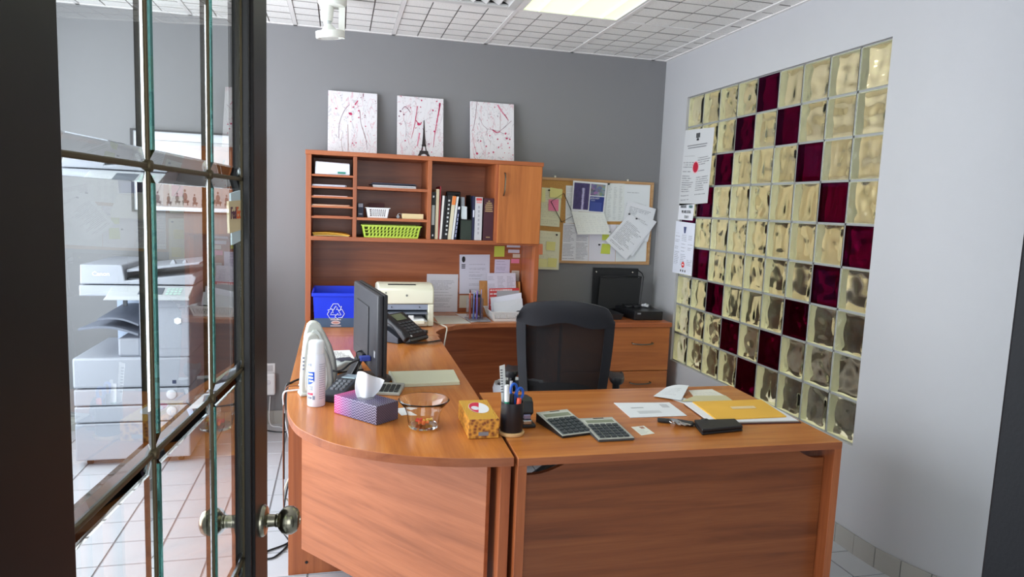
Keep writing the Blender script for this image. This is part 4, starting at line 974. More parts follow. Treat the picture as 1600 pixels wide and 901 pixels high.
# ------------------------------------------------------------------ contents of the hutch
def pile(name, label, cat, x0, x1, y0, y1, z, n, mats, dz=.0012, jit=.006, group=None):
    t = Thing(name, label, cat, ((x0+x1)/2, (y0+y1)/2, z), group=group)
    for i in range(n):
        a, b, c_ = [random.uniform(-jit, jit) for _ in range(3)]
        t.part('sheet', MB().hexa([(x0+a, y0+b, z+dz*i), (x1+a, y0+b+c_, z+dz*i), (x1+a, y1+b, z+dz*i), (x0+a, y1+b, z+dz*i),
                                   (x0+a, y0+b, z+dz*(i+.9)), (x1+a, y0+b+c_, z+dz*(i+.9)), (x1+a, y1+b, z+dz*(i+.9)), (x0+a, y1+b, z+dz*(i+.9))]), mats[i % len(mats)])
    return t
LIL = flat('lilac_paper', (190, 190, 214), .8); PNKP = flat('pink_paper', (236, 184, 178), .8); MAN = flat('manila_paper', (226, 196, 140), .8); SAL = flat('salmon_paper', (214, 140, 110), .8); YENV = flat('golden_envelope', (238, 184, 70), .7)
cx0, cx1 = -2.43, -2.205
# opened white parcel in the top cubby
bx = Thing('white_parcel', 'crumpled white parcel with a green label in the top cubby', 'parcel', (-2.32, -.3, 1.644))
pm_ = MB().hexa([(-2.414, -.385, 1.645), (-2.212, -.385, 1.645), (-2.215, -.12, 1.645), (-2.41, -.12, 1.645), (-2.412, -.375, 1.720), (-2.214, -.378, 1.714), (-2.22, -.13, 1.735), (-2.40, -.13, 1.742)])
bx.part('box', pm_, flat('white_parcel_paper', (226, 230, 240), .7), bev=.004)
bx.part('open_flap', MB().hexa([(-2.345, -.389, 1.655), (-2.213, -.389, 1.650), (-2.213, -.386, 1.650), (-2.345, -.386, 1.655), (-2.350, -.389, 1.716), (-2.214, -.392, 1.710), (-2.214, -.389, 1.711), (-2.350, -.386, 1.717)]), flat('white_flap', (214, 220, 238), .7))
bx.part('label', MB().box(-2.283, -2.237, -.3925, -.391, 1.652, 1.663), flat('green_label', (40, 130, 110), .6))
pile('paper_stack', 'lilac papers in the second cubby from the top', 'papers', -2.428, -2.235, -.388, -.12, 1.5742, 9, [LIL, PAPER], group='papers in the narrow cubbies')
pile('paper_stack', 'thin pink papers in the middle cubby', 'papers', -2.424, -2.226, -.388, -.12, 1.5162, 3, [PNKP, PAPER], group='papers in the narrow cubbies')
pile('paper_stack', 'manila papers in the cubby below the pink ones', 'papers', -2.428, -2.215, -.388, -.12, 1.4592, 6, [MAN, PAPER, SAL], group='papers in the narrow cubbies')
pile('paper_stack', 'salmon papers in the second lowest cubby', 'papers', -2.422, -2.212, -.386, -.12, 1.3952, 3, [SAL], group='papers in the narrow cubbies')
en = Thing('envelope_stack', 'golden padded envelopes lying in the lowest narrow cubby', 'envelopes', (-2.32, -.28, 1.275))
for i in range(3):
    o_ = .004*i; en.part('envelope', MB().sheet([(-2.425+o_, -.13, 1.279+.006*i), (-2.225-o_, -.13, 1.279+.006*i), (-2.215+o_, -.385, 1.279+.003*i), (-2.42-o_, -.385, 1.279+.008*i)], .003, 8, 2, lambda u, v: .010*math.sin(PI*u)*(.3+.2*i)), [MAN, YENV, YENV][i])
pile('binder_stack', 'dark folders lying on white paper on the upper wide shelf', 'folders', -2.075, -1.815, -.36, -.10, 1.5822, 8, [PAPER, PAPER, PAPER, PAPER, flat('navy_folder', (52, 56, 92), .4), flat('grey_folder', (88, 88, 100), .5), BLACK, flat('navy_folder', (52, 56, 92), .4)], dz=.0035, jit=.012)
# small dark box with lettering, little white basket, cards, clipped cards
sb = Thing('small_box', 'small dark blue box with white lettering beside the little basket', 'box', (-2.145, -.33, 1.396))
sb.part('carton', MB().box(-2.163, -2.128, -.36, -.25, 1.3965, 1.482), flat('dark_blue_carton', (34, 38, 62), .5), bev=.002)
sb.part('lettering', MB().sheet([(-2.158, -.3605, 1.480), (-2.132, -.3605, 1.480), (-2.132, -.3605, 1.458), (-2.158, -.3605, 1.458)], .0003), flat('grey_lettering', (170, 172, 186), .6))
sb.part('lettering', MB().sheet([(-2.156, -.3605, 1.420), (-2.134, -.3605, 1.420), (-2.134, -.3605, 1.412), (-2.156, -.3605, 1.412)], .0003), flat('grey_lettering', (170, 172, 186), .6))
def basket(t, x0, x1, y0, y1, z0, z1, flare, mat, rows, cols, ex, ez, slot=False, dcols=6):
    """open plastic basket: solid floor, rim, perforated walls made of bars"""
    t.part('floor', MB().box(x0, x1, y0, y1, z0, z0+.003), mat)
    def wall(p0, p1, q0, q1, nc):                           # bottom edge p0-p1, top edge q0-q1
        m = MB(); p0, p1, q0, q1 = map(Vector, (p0, p1, q0, q1))
        def P(u, v): return p0.lerp(p1, u).lerp(q0.lerp(q1, u), v)
        th = (p1-p0).cross(q0-p0).normalized()*.0018
        def cell(u0, u1, v0, v1, sk=0.0):
            a = [P(u0, v0), P(u1, v0), P(u1+sk, v1), P(u0+sk, v1)]; m.hexa([*a, *[x+th for x in a]])
        cell(0, 1, 0, ez); cell(0, 1, 1-ez, 1)
        span = 1-2*ez
        for r_ in range(rows-1): v = ez+span*(r_+1)/rows; cell(ex, 1-ex, v-.03, v+.03)
        cell(0, ex, ez, 1-ez); cell(1-ex, 1, ez, 1-ez)
        for c_ in range(nc-1):
            u = ex+(1-2*ex)*(c_+1)/nc; w_ = (1-2*ex)/nc*.26
            if slot: cell(u-w_, u+w_, ez, 1-ez)
            else:
                for r_ in range(rows): cell(u-w_, u+w_, ez+span*r_/rows, ez+span*(r_+1)/rows, (1-2*ex)/nc*.35)
        return m
    f = flare
    t.part('wall', wall((x0, y0, z0), (x1, y0, z0), (x0-f, y0-f, z1), (x1+f, y0-f, z1), cols), mat)
    t.part('wall', wall((x1, y1, z0), (x0, y1, z0), (x1+f, y1+f, z1), (x0-f, y1+f, z1), cols), mat)
    t.part('wall', wall((x0, y1, z0), (x0, y0, z0), (x0-f, y1+f, z1), (x0-f, y0-f, z1), dcols), mat)
    t.part('wall', wall((x1, y0, z0), (x1, y1, z0), (x1+f, y0-f, z1), (x1+f, y1+f, z1), dcols), mat)
    r = MB(); e = .007
    r.box(x0-f-e, x1+f+e, y0-f-e, y0-f+.002, z1-.004, z1); r.box(x0-f-e, x1+f+e, y1+f-.002, y1+f+e, z1-.004, z1); r.box(x0-f-e, x0-f+.002, y0-f+.002, y1+f-.002, z1-.004, z1); r.box(x1+f-.002, x1+f+e, y0-f+.002, y1+f-.002, z1-.004, z1)
    t.part('rim', r, mat)
wb1 = Thing('small_basket', 'little white perforated basket on the middle wide shelf', 'basket', (-2.04, -.31, 1.396))
basket(wb1, -2.100, -1.985, -.375, -.24, 1.3965, 1.458, .010, WHITE, 4, 8, .12, .17)
kb = Thing('card_bundle', 'dark red cards standing in the little white basket', 'cards', (-2.05, -.25, 1.40))
kb.part('card', MB().box(-2.092, -1.995, -.25, -.246, 1.402, 1.485), flat('maroon_card', (84, 36, 40), .6)); kb.part('card', MB().box(-2.09, -2.0, -.262, -.257, 1.402, 1.478), flat('maroon_card', (84, 36, 40), .6))
cl = Thing('clipped_cards', 'cream index cards held by a metal ring on the middle wide shelf', 'index cards', (-1.84, -.33, 1.396))
for i in range(7): cl.part('card', MB().box(-1.893+.002*random.random(), -1.765+.003*random.random(), -.38, -.30, 1.3965+i*.0045, 1.3965+i*.0045+.0042), flat('index_card', (226, 206, 160), .8))
cl.part('ring', MB().tube([(-1.906+.014*math.cos(2*PI*i/16), -.345, 1.4135+.014*math.sin(2*PI*i/16)) for i in range(16)], .0022, 6, closed=True), CHROME)
cl.part('tag', MB().lathe([(0, 0), (.010, 0), (.010, .002), (0, .002)], (-1.918, -.36, 1.4075), 14, axis=(0, -1, 0)), GREY)
gb = Thing('green_basket', 'lime green perforated tray basket in the lowest wide cubby', 'basket', (-1.955, -.3, 1.275))
LIME = flat('lime_plastic', (186, 214, 84), .4)
basket(gb, -2.120, -1.795, -.375, -.16, 1.2755, 1.352, .016, LIME, 3, 15, .03, .14)
# row of books and binders
def book(label, px0, px1, ptop, mat, lean=0.0, pages=None, depth=.2, name='book', back=-.15):
    """spine positions along the shelf in steps of 4.07 mm, lean = shift of the top"""
    bxx = lambda p: -1.738+(p-669)*.00407
    x0, x1 = bxx(px0), bxx(px1); z1 = 1.275+(375-ptop)*.00408; l = lean*.00407
    t = Thing(name, label, 'book' if name == 'book' else name.replace('_', ' '), ((x0+x1)/2, -.28, 1.275), group='books and binders in the open cubby')
    y0, y1 = -.372, -.372+depth; zb = 1.2755
    def slab(a, b, ya, yb, z0, zt):
        k0, k1 = l*(z0-zb)/(z1-zb), l*(zt-zb)/(z1-zb)
        return MB().hexa([(a+k0, ya, z0), (b+k0, ya, z0), (b+k0, yb, z0), (a+k0, yb, z0), (a+k1, ya, zt), (b+k1, ya, zt), (b+k1, yb, zt), (a+k1, yb, zt)])
    if pages is None: t.part('body', slab(x0, x1, y0, y1, zb, z1), mat, bev=.0008)
    else:
        c_ = min(.0022, (x1-x0)*.2)
        t.part('cover', slab(x0, x0+c_, y0, y1, zb, z1), mat); t.part('cover', slab(x1-c_, x1, y0, y1, zb, z1), mat)
        t.part('spine', slab(x0, x1, y0-.002, y0+.001, zb, z1), mat, bev=.0006)
        t.part('pages', slab(x0+c_, x1-c_, y0+.001, y1-.004, zb+.003, z1-.004), pages)
    def on(u0, u1, v0, v1, mat, name='spine_label', off=.0028):
        za, zc_ = zb+(z1-zb)*v0, zb+(z1-zb)*v1
        xa, xb_ = x0+(x1-x0)*u0, x0+(x1-x0)*u1; ka, kc = l*v0, l*v1
        t.part(name, MB().sheet([(xa+kc, y0-off, zc_), (xb_+kc, y0-off, zc_), (xb_+ka, y0-off, za), (xa+ka, y0-off, za)], .0004), mat)
    return t, on
BK = flat('black_cover', (26, 27, 30), .5); NV = flat('navy_cover', (30, 34, 66), .45)
t, on = book('black ring binder with a white spine label, first on the shelf', 674.3, 681.2, 303, BK, name='ring_binder')
on(.25, .85, .30, .72, flat('spine_label', (206, 212, 214), .6)); on(.40, .70, .88, .92, CHROME, 'rivet'); on(.4, .7, .06, .10, CHROME, 'rivet')
t, on = book('cream folder standing between the black binder and the thin red one', 681.6, 686.2, 298.5, flat('cream_folder', (222, 208, 178), .7), .6)
t, on = book('thin tall red folder, highest of the row', 686.9, 688.3, 294, flat('red_folder', (170, 54, 62), .6), 1.2)
t, on = book('leaning white booklet next to the red folder', 688.7, 691.8, 308, flat('white_booklet', (228, 228, 226), .6), 3.6)
t, on = book('thin black booklet leaning on the white one', 692.3, 695.2, 308.5, BK, 3.6)
t, on = book('black comb-bound manual with white marks along its spine', 695.6, 701.2, 307, BK, 4.5)
for k in range(9): on(.25+.1*(k % 2), .75, .10+.095*k, .14+.095*k, flat('white_marks', (200, 204, 204), .6), 'spine_mark')
t, on = book('cream manual with an orange top band', 701.6, 707.0, 308, flat('cream_manual', (214, 206, 180), .6), 6)
on(.0, 1, .80, 1.0, flat('orange_band', (226, 128, 62), .6), 'band')
t, on = book('leaning white catalogue beside the navy book', 707.4, 710.8, 308.5, flat('white_catalogue', (216, 218, 222), .6), 6.5)
t, on = book('short navy book with pale spine lettering', 711.3, 715.0, 323, NV, 5.2)
for k in range(6): on(.3, .7, .08+.12*k, .17+.12*k, flat('pale_blue_print2', (170, 176, 206), .6), 'lettering')
on(.1, .9, .90, .98, PAPER, 'band')
# black wire magazine holder with papers
mh = Thing('magazine_holder', 'black mesh magazine holder with papers among the books', 'magazine holder', (-1.50, -.28, 1.2755))
X0, X1 = -1.526, -1.452
mh.part('side', MB().prism([(-.37, 1.2755), (-.14, 1.2755), (-.14, 1.56), (-.30, 1.56), (-.37, 1.405)], X0, X0+.003, 0), BLACKM)
mh.part('side', MB().prism([(-.37, 1.2755), (-.14, 1.2755), (-.14, 1.56), (-.30, 1.56), (-.37, 1.405)], X1-.003, X1, 0), BLACKM)
mh.part('front', MB().box(X0+.003, X1-.003, -.370, -.367, 1.2755, 1.40), flat('dark_mesh', (40, 52, 44), .6)); mh.part('base', MB().box(X0+.003, X1-.003, -.367, -.14, 1.2755, 1.279), BLACKM)
mh.part('rim_wire', MB().tube([(X0, -.371, 1.403), (X1, -.371, 1.403)], .003, 6), BLACK)
single('magazine', 'grey leaflet slanting out of the mesh magazine holder', 'leaflet', MB().hexa([(-1.520, -.345, 1.2795), (-1.488, -.345, 1.2795), (-1.488, -.16, 1.2795), (-1.520, -.16, 1.2795), (-1.521, -.345, 1.545), (-1.500, -.345, 1.545), (-1.500, -.16, 1.545), (-1.521, -.16, 1.545)]), flat('grey_leaflet', (150, 156, 166), .5), (-1.51, -.25, 1.2795))
single('magazine', 'pale folded sheet standing in front in the mesh magazine holder', 'leaflet', MB().hexa([(-1.520, -.362, 1.2795), (-1.480, -.362, 1.2795), (-1.480, -.350, 1.2795), (-1.520, -.350, 1.2795), (-1.522, -.362, 1.490), (-1.486, -.362, 1.485), (-1.486, -.350, 1.485), (-1.522, -.350, 1.490)]), flat('pale_leaflet', (206, 216, 222), .5), (-1.5, -.356, 1.2795))
single('document_case', 'black document case standing behind the magazine holder', 'case', MB().box(-1.585, -1.49, -.136, -.10, 1.2755, 1.582), BLACK, (-1.54, -.12, 1.2755), bev=.006)
t, on = book('navy ring binder with an oval label, beside the magazine holder', 739.6, 743.0, 306.5, NV, name='ring_binder')
on(.15, .85, .52, .68, flat('spine_label2', (214, 216, 232), .6))
t, on = book('thick pale grey directory with red print at its top', 743.6, 755.0, 308, flat('pale_directory', (196, 196, 202), .6), 0, flat('page_edges', (228, 224, 212), .8))
on(.1, .9, .92, .98, flat('red_print', (200, 70, 70), .6), 'lettering'); on(.15, .85, .86, .905, flat('red_print2', (214, 150, 150), .6), 'lettering')
for k in range(7): on(.40, .62, .14+.1*k, .20+.1*k, flat('faint_print', (160, 160, 170), .6), 'lettering')
t, on = book('thick maroon dictionary with gilt lettering at the end of the row', 757.2, 773.2, 309, flat('maroon_cover', (64, 24, 38), .45), 0, flat('page_edges', (228, 224, 212), .8))
GILT = flat('gilt_print', (170, 142, 104), .45, .4)
for k, (a, b) in enumerate(((.42, .60), (.25, .78), (.15, .85), (.12, .88), (.15, .85), (.12, .9))): on(a, b, .945-.047*k-.03, .945-.047*k, GILT, 'lettering')
on(.3, .7, .065, .09, GILT, 'lettering')

# ------------------------------------------------------------------ papers stuck on the hutch back panel
YB = -.0458
def bnote(name, label, cat, x0, x1, z0, z1, mat, group, tilt=0.0, th=.0005, y=YB):
    dz = tilt*(x1-x0); return note(name, label, cat, [(x0, z1), (x1, z1+dz), (x1, z0+dz), (x0, z0)], y-th, mat, group, 0, th)
G4 = 'papers stuck on the hutch back'; G5 = 'small notes on the hutch back'
bnote('paper_sheet', 'printed letter low on the hutch back beside the printer', 'paper', -1.690, -1.475, .752+.01, 1.022, doc('doc_j', (222, 222, 230), (130, 130, 142), 26, (.12, .1, .12, .16), 1, .6, .15, 41, .5), G4)
l2 = Thing('letter_sheet', 'tall letter with a dark oval crest on the hutch back', 'paper', (-1.365, YB, .888))
l2.part('sheet', MB().sheet([(-1.470, YB-.0006, 1.158), (-1.258, YB-.0006, 1.163), (-1.252, YB-.0006, .890), (-1.464, YB-.0006, .888)], .0005), doc('doc_k', (220, 220, 236), (130, 130, 150), 30, (.32, .1, .1, .22), 1, .6, .55, 43, .55))
cr2 = MB(); bb = cr2.pts([(-1.441+.012*math.cos(a*PI/8), YB-.0012, 1.126+.021*math.sin(a*PI/8)) for a in range(16)]); cr2.face([bb+i for i in range(16)]); l2.part('crest', cr2, INK)
for k in range(3): l2.part('crest_bar', MB().sheet([(-1.454, YB-.0012, 1.092-.011*k), (-1.428, YB-.0012, 1.0925-.011*k), (-1.428, YB-.0012, 1.0865-.011*k), (-1.454, YB-.0012, 1.086-.011*k)], .0002), INK)
bnote('paper_sheet', 'blank cream sheet below the tall crested letter', 'paper', -1.462, -1.372, .79, .878, flat('cream_sheet', (206, 196, 180), .8), G4)
bnote('sticky_note', 'lime sticky note high on the hutch back', 'sticky note', -1.228, -1.155, 1.148, 1.222, LIM, G5, .03)
bnote('paper_sheet', 'square lilac memo below the lime note on the hutch back', 'paper', -1.222, -1.113, 1.014, 1.131, doc('doc_l', (220, 212, 236), (124, 116, 150), 12, (.1, .15, .1, .1), 1, .6, .2, 44, .5), G4)
bnote('label_strip', 'white label strip at the top corner of the hutch back', 'label', -1.140, -1.043, 1.216, 1.238, flat('white_strip', (214, 212, 228), .7), G5)
bnote('label_strip', 'white label strip, second below the top corner', 'label', -1.129, -1.048, 1.178, 1.201, flat('white_strip', (214, 212, 228), .7), G5)
bnote('label_strip', 'cream label strip above the pink one', 'label', -1.095, -1.042, 1.145, 1.171, flat('cream_strip', (216, 202, 186), .7), G5, y=YB-.0006)
bnote('label_strip', 'pink label strip on the hutch back', 'label', -1.105, -1.046, 1.106, 1.136, PNK, G5)
bnote('paper_sheet', 'small cream printed card near the hutch side', 'paper', -1.098, -1.043, .975, 1.055, doc('doc_m', (206, 194, 182), (120, 110, 110), 9, (.1, .15, .1, .1), 1, .6, .1, 45, .5), G4)

# ------------------------------------------------------------------ things on the back desk
# recycling box
rb = Thing('recycling_box', 'blue recycling box with white arrows and a grey lower band', 'recycling box', (-2.28, -.46, D))
BLUE = flat('recycling_blue', (10, 52, 214), .38); GBAND = flat('grey_blue_band', (62, 84, 112), .55)
def taper(m, x0, x1, y0, y1, z0, z1, g, th, mat=0):
    """open box whose walls lean out by g over its height"""
    o0 = [(x0, y0), (x1, y0), (x1, y1), (x0, y1)]; o1 = [(x0-g, y0-g), (x1+g, y0-g), (x1+g, y1+g), (x0-g, y1+g)]
    i0 = [(x0+th, y0+th), (x1-th, y0+th), (x1-th, y1-th), (x0+th, y1-th)]; i1 = [(x0-g+th, y0-g+th), (x1+g-th, y0-g+th), (x1+g-th, y1+g-th), (x0-g+th, y1+g-th)]
    b = m.pts([(*p, z0) for p in o0]+[(*p, z1) for p in o1]+[(*p, z0+th) for p in i0]+[(*p, z1) for p in i1])
    for k in range(4):
        l = (k+1) % 4; m.face((b+k, b+l, b+4+l, b+4+k), mat); m.face((b+8+l, b+8+k, b+12+k, b+12+l), mat); m.face((b+4+k, b+4+l, b+12+l, b+12+k), mat)
    m.face((b+3, b+2, b+1, b), mat); m.face((b+8, b+9, b+10, b+11), mat); return m
rx0, rx1, ry0, ry1 = -2.402, -2.149, -.628, -.285
rb.part('box', taper(MB(), rx0, rx1, ry0, ry1, D+.001, .958, .011, .003), BLUE)
band = MB(); k = .011*.055/.198
band.hexa([(rx0-.001, ry0-.0012, D+.001), (rx1+.001, ry0-.0012, D+.001), (rx1+.001, ry1+.001, D+.001), (rx0-.001, ry1+.001, D+.001), (rx0-k-.001, ry0-k-.0014, .815), (rx1+k+.001, ry0-k-.0014, .815), (rx1+k+.001, ry1+k+.001, .815), (rx0-k-.001, ry1+k+.001, .815)])
rb.part('lower_band', taper(MB(), rx0-.0012, rx1+.0012, ry0-.0014, ry1+.0012, D+.0008, .815, k, .001), GBAND)
rim_ = MB()
for a in ((rx0-.018, rx1+.018, ry0-.018, ry0-.008), (rx0-.018, rx1+.018, ry1+.008, ry1+.018), (rx0-.018, rx0-.008, ry0-.008, ry1+.008), (rx1+.008, rx1+.018, ry0-.008, ry1+.008)): rim_.box(*a, .942, .962)
rb.part('rim', rim_, BLUE, bev=.003)
# three chasing arrows, outlined
rc = Vector((-2.285, 0, .852)); R_ = .052
def yon(z): return ry0-.011*(z-D)/.198-.0016
for q in range(3):
    a0 = math.radians(90-120*q)
    def pt(u_, v_):
        ca, sa = math.cos(a0-PI/2), math.sin(a0-PI/2); x_, z_ = rc.x+R_*1.35*(u_*ca-v_*sa), rc.z+R_*1.35*(u_*sa+v_*ca); return Vector((x_, yon(z_)-.0008, z_))
    ol_ = [pt(*p) for p in ((-.44, .30), (-.21, .68), (.17, .68), (.33, .42), (.45, .49), (.37, .13), (.02, .22), (.14, .29), (.01, .50), (-.20, .14))]
    rb.part('recycling_arrow', MB().tube(ol_, .0019, 4, closed=True), flat('white_print', (222, 228, 240), .5))
ov = MB(); bb = ov.pts([(-2.285+.026*math.cos(a*PI/10), yon(.789)-.001, .789+.011*math.sin(a*PI/10)) for a in range(20)]); ov.face([bb+i for i in range(20)]); rb.part('oval_mark', ov, flat('pink_grey_print', (196, 178, 180), .6))
ov = MB(); bb = ov.pts([(-2.285+.019*math.cos(a*PI/10), yon(.789)-.0014, .789+.006*math.sin(a*PI/10)) for a in range(20)]); ov.face([bb+i for i in range(20)]); rb.part('oval_core', ov, flat('rust_print', (170, 120, 112), .6))
for zz in (.806, .770): rb.part('print_line', MB().sheet([(-2.315, yon(zz)-.001, zz+.0025), (-2.255, yon(zz)-.001, zz+.0025), (-2.255, yon(zz)-.001, zz-.0025), (-2.315, yon(zz)-.001, zz-.0025)], .0002), flat('pink_grey_print', (196, 178, 180), .6))
# laser printer
pr = Thing('laser_printer', 'cream desktop laser printer on the back desk', 'printer', (-1.88, -.42, D))
px0, px1, py0, py1 = -2.045, -1.714, -.615, -.25
prof = [(py0+.012, .897), (py0, .897), (py0-.002, .95), (py0+.008, .985), (py0+.04, 1.004), (py0+.10, 1.012), (py0+.2, 1.008), (py1-.02, .99), (py1, .95), (py1, .80), (py1, .897)]
prof = [(py0, .896), (py1, .896), (py1, .95), (py1-.02, .985), (py0+.2, 1.008), (py0+.10, 1.012), (py0+.04, 1.003), (py0+.010, .985), (py0-.001, .95)]
pr.part('upper_body', MB().prism(prof, px0, px1, 0), CREAM, bev=.008, smooth=True)
pr.part('side_cheek', MB().box(px0, px0+.035, py0, py1, .763, .895), CREAM, bev=.006); pr.part('side_cheek', MB().box(px1-.035, px1, py0, py1, .763, .895), CREAM, bev=.006)
pr.part('lower_front', MB().box(px0+.035, px1-.035, py0-.004, py0+.05, .763, .795), CREAM, bev=.006)
pr.part('rear_body', MB().box(px0+.035, px1-.035, py0+.12, py1, .763, .895), flat('printer_inner', (66, 70, 82), .5))
pr.part('bay_roof', MB().hexa([(px0+.036, py0+.006, .862), (px1-.036, py0+.006, .862), (px1-.036, py0+.12, .84), (px0+.036, py0+.12, .84), (px0+.036, py0+.006, .893), (px1-.036, py0+.006, .893), (px1-.036, py0+.12, .893), (px0+.036, py0+.12, .893)]), flat('printer_grey', (142, 150, 168), .45))
pr.part('tray_cover', MB().hexa([(px0+.04, py0-.02, .838), (px1-.04, py0-.02, .838), (px1-.04, py0+.118, .846), (px0+.04, py0+.118, .846), (px0+.04, py0-.02, .846), (px1-.04, py0-.02, .846), (px1-.04, py0+.118, .856), (px0+.04, py0+.118, .856)]), flat('printer_smoke', (112, 118, 130), .3), bev=.002)
pr.part('paper_tray', MB().box(px0+.045, px1-.045, py0-.055, py0+.11, .797, .803), flat('printer_tray', (196, 200, 204), .4), bev=.002)
pr.part('tray_lip', MB().box(px0+.06, px1-.06, py0-.062, py0-.05, .785, .806), CREAM, bev=.004)
pr.part('output_slot', MB().box(-1.985, -1.82, py0+.048, py0+.07, 1.003, 1.0095), BLACKM)
for xx in (-1.965, -1.80): pr.part('hinge_dot', MB().frustum((xx, py0+.005, .878), (xx, py0+.002, .878), .004, .004, 10), DGREY)
pr.part('logo', MB().frustum((-1.877, py0-.0005, .948), (-1.877, py0-.0025, .948), .007, .006, 16), flat('logo_grey', (120, 122, 118), .4))
pr.part('warning_mark', MB().sheet([(-2.005, py0-.0022, .968), (-1.995, py0-.0022, .968), (-1.995, py0-.0022, .958), (-2.005, py0-.0022, .958)], .0003), flat('logo_grey', (120, 122, 118), .4))
single('paper_stack', 'white paper loaded in the printer tray', 'papers', MB().box(px0+.06, px1-.06, py0-.045, py0+.10, .8035, .811), PAPER, (-1.88, py0, .8035), bev=.001)
single('printer_tag', 'small white tag on the printer tray', 'label', MB().box(-1.868, -1.838, py0-.046, py0-.03, .8112, .834), WHITE, (-1.853, py0-.04, .811), bev=.001)
# flat papers and clear pen box
def flat_sheet(name, label, cat, q, z, mat, group=None, t=.0006, **k):
    mm = MB().sheet([(x, y, z+t) for x, y in q], t, **k); return single(name, label, cat, mm, mat, (q[3][0], q[3][1], z), group)
flat_sheet('paper_sheet', 'blank white sheet lying on the curved corner of the back desk', 'paper', [(-1.66, -.20, ), (-1.49, -.20), (-1.462, -.50), (-1.668, -.53)], D, flat('ivory_sheet', (228, 228, 220), .8), 'sheets on the back desk')
flat_sheet('paper_sheet', 'white sheet under the clear pen box', 'paper', [(-1.50, -.12), (-1.36, -.12), (-1.34, -.405), (-1.455, -.47)], D+.0008, PAPER, 'sheets on the back desk')
CLR = thin_glass('clear_acrylic', (.93, .94, .96))
pb = Thing('pen_box', 'clear acrylic pen box on a grey base at the back desk', 'pen holder', (-1.41, -.36, D+.002))
pb.part('base', MB().box(-1.468, -1.325, -.455, -.30, D+.002, D+.008), flat('acrylic_base', (150, 152, 162), .2), bev=.001)
pw = MB()
for a in ((-1.462, -1.365, -.405, -.402), (-1.462, -1.365, -.318, -.315), (-1.462, -1.459, -.402, -.318), (-1.368, -1.365, -.402, -.318)): pw.box(*a, D+.008, .905)
pb.part('box', pw, CLR)
pens = [(-1.450, (206, 96, 70)), (-1.443, (226, 190, 170)), (-1.434, (190, 60, 70)), (-1.425, (120, 150, 220)), (-1.416, (70, 80, 170)), (-1.407, (150, 120, 210)), (-1.398, (90, 110, 200)), (-1.389, (200, 190, 225)), (-1.380, (60, 64, 90)), (-1.373, (160, 150, 190))]
names = 'orange cream red sky navy violet blue lilac slate mauve'.split()
for i, (xx, col) in enumerate(pens):
    yy = -.39+.06*((i*7) % 5)/4; tz_ = .93+.025*((i*3) % 4)/3; dx = random.uniform(-.004, .004)
    p_ = Thing('pen', f'{names[i]} pen standing in the clear pen box', 'pen', (xx, yy, D+.008), group='pens in the clear pen box')
    p_.part('barrel', MB().frustum((xx, yy, D+.009), (xx+dx, yy+.006, tz_-.02), .004, .004, 8), flat(f'pen_{names[i]}', col, .4), smooth=True)
    p_.part('cap', MB().frustum((xx+dx, yy+.006, tz_-.02), (xx+dx*1.2, yy+.007, tz_), .0043, .003, 8), BLACK if i % 3 == 1 else flat(f'pen_{names[i]}', col, .4), smooth=True)
bc_ = Thing('binder_clip', 'black binder clip on top of the pens in the clear box', 'clip', (-1.40, -.36, .905))
bc_.part('jaw', MB().prism([(-1.425, .906), (-1.375, .906), (-1.385, .926), (-1.415, .926)], -.372, -.35, 1), BLACK)
for s_ in (-1, 1): bc_.part('wire_loop', MB().tube(spline([(-1.41+.0, -.361+.008*s_, .925), (-1.415, -.361+.012*s_, .945), (-1.40, -.361+.013*s_, .950), (-1.387, -.361+.012*s_, .944), (-1.392, -.361+.008*s_, .925)], 4), .0012, 5), CHROME)
# slotted white tray basket with papers, wooden letter stand
wk = Thing('tray_basket', 'white slotted tray basket full of papers on the back desk', 'basket', (-1.2, -.31, D))
basket(wk, -1.300, -1.072, -.432, -.215, D+.001, .826, .020, WHITE, 1, 22, .05, .24, True, 16)
ls = Thing('letter_stand', 'wooden letter stand leaning against the hutch back', 'letter stand', (-1.2, -.15, D))
LW = wood('letter_stand_wood', 2, (214, 156, 90), (198, 138, 74), (170, 112, 58), .5, 2)
ls.part('back_board', MB().hexa([(-1.335, -.155, D+.001), (-1.055, -.155, D+.001), (-1.055, -.145, D+.001), (-1.335, -.145, D+.001), (-1.335, -.095, .985), (-1.055, -.095, .985), (-1.055, -.085, .985), (-1.335, -.085, .985)]), LW)
ls.part('ledge', MB().box(-1.335, -1.055, -.185, -.156, D+.001, D+.012), LW)
ls.part('side_rail', MB().hexa([(-1.065, -.185, D+.012), (-1.055, -.185, D+.012), (-1.055, -.156, D+.012), (-1.065, -.156, D+.012), (-1.065, -.125, .985), (-1.055, -.125, .985), (-1.055, -.097, .985), (-1.065, -.097, .985)]), LW)
def lean(name, label, x0, x1, z0, z1, y0, y1, mat, tilt=0.0, group='papers in the white tray basket'):
    mm = MB().sheet([(x0, y1, z1), (x1, y1, z1+tilt), (x1, y0, z0+tilt*.2), (x0, y0, z0)], .0008); return single(name, label, 'paper', mm, mat, (x0, y0, z0), group)
lean('paper_sheet', 'white printed table sheet propped on the letter stand', -1.285, -1.085, .80, 1.040, -.165, -.105, doc('doc_n', (218, 216, 232), (130, 130, 150), 24, (.06, .1, .05, .08), 3, .62, .1, 51, .5), .004)
lean('paper_sheet', 'red and white printed flyer in the tray basket', -1.292, -1.085, .775, .948, -.232, -.222, doc('doc_o', (206, 60, 62), (236, 226, 226), 7, (.03, .03, .02, .02), 1, .6, .2, 52, .9), .006)
lean('paper_sheet', 'grey card in the tray basket behind the white envelope', -1.245, -1.090, .78, .935, -.252, -.245, flat('grey_card', (168, 166, 172), .7), .004)
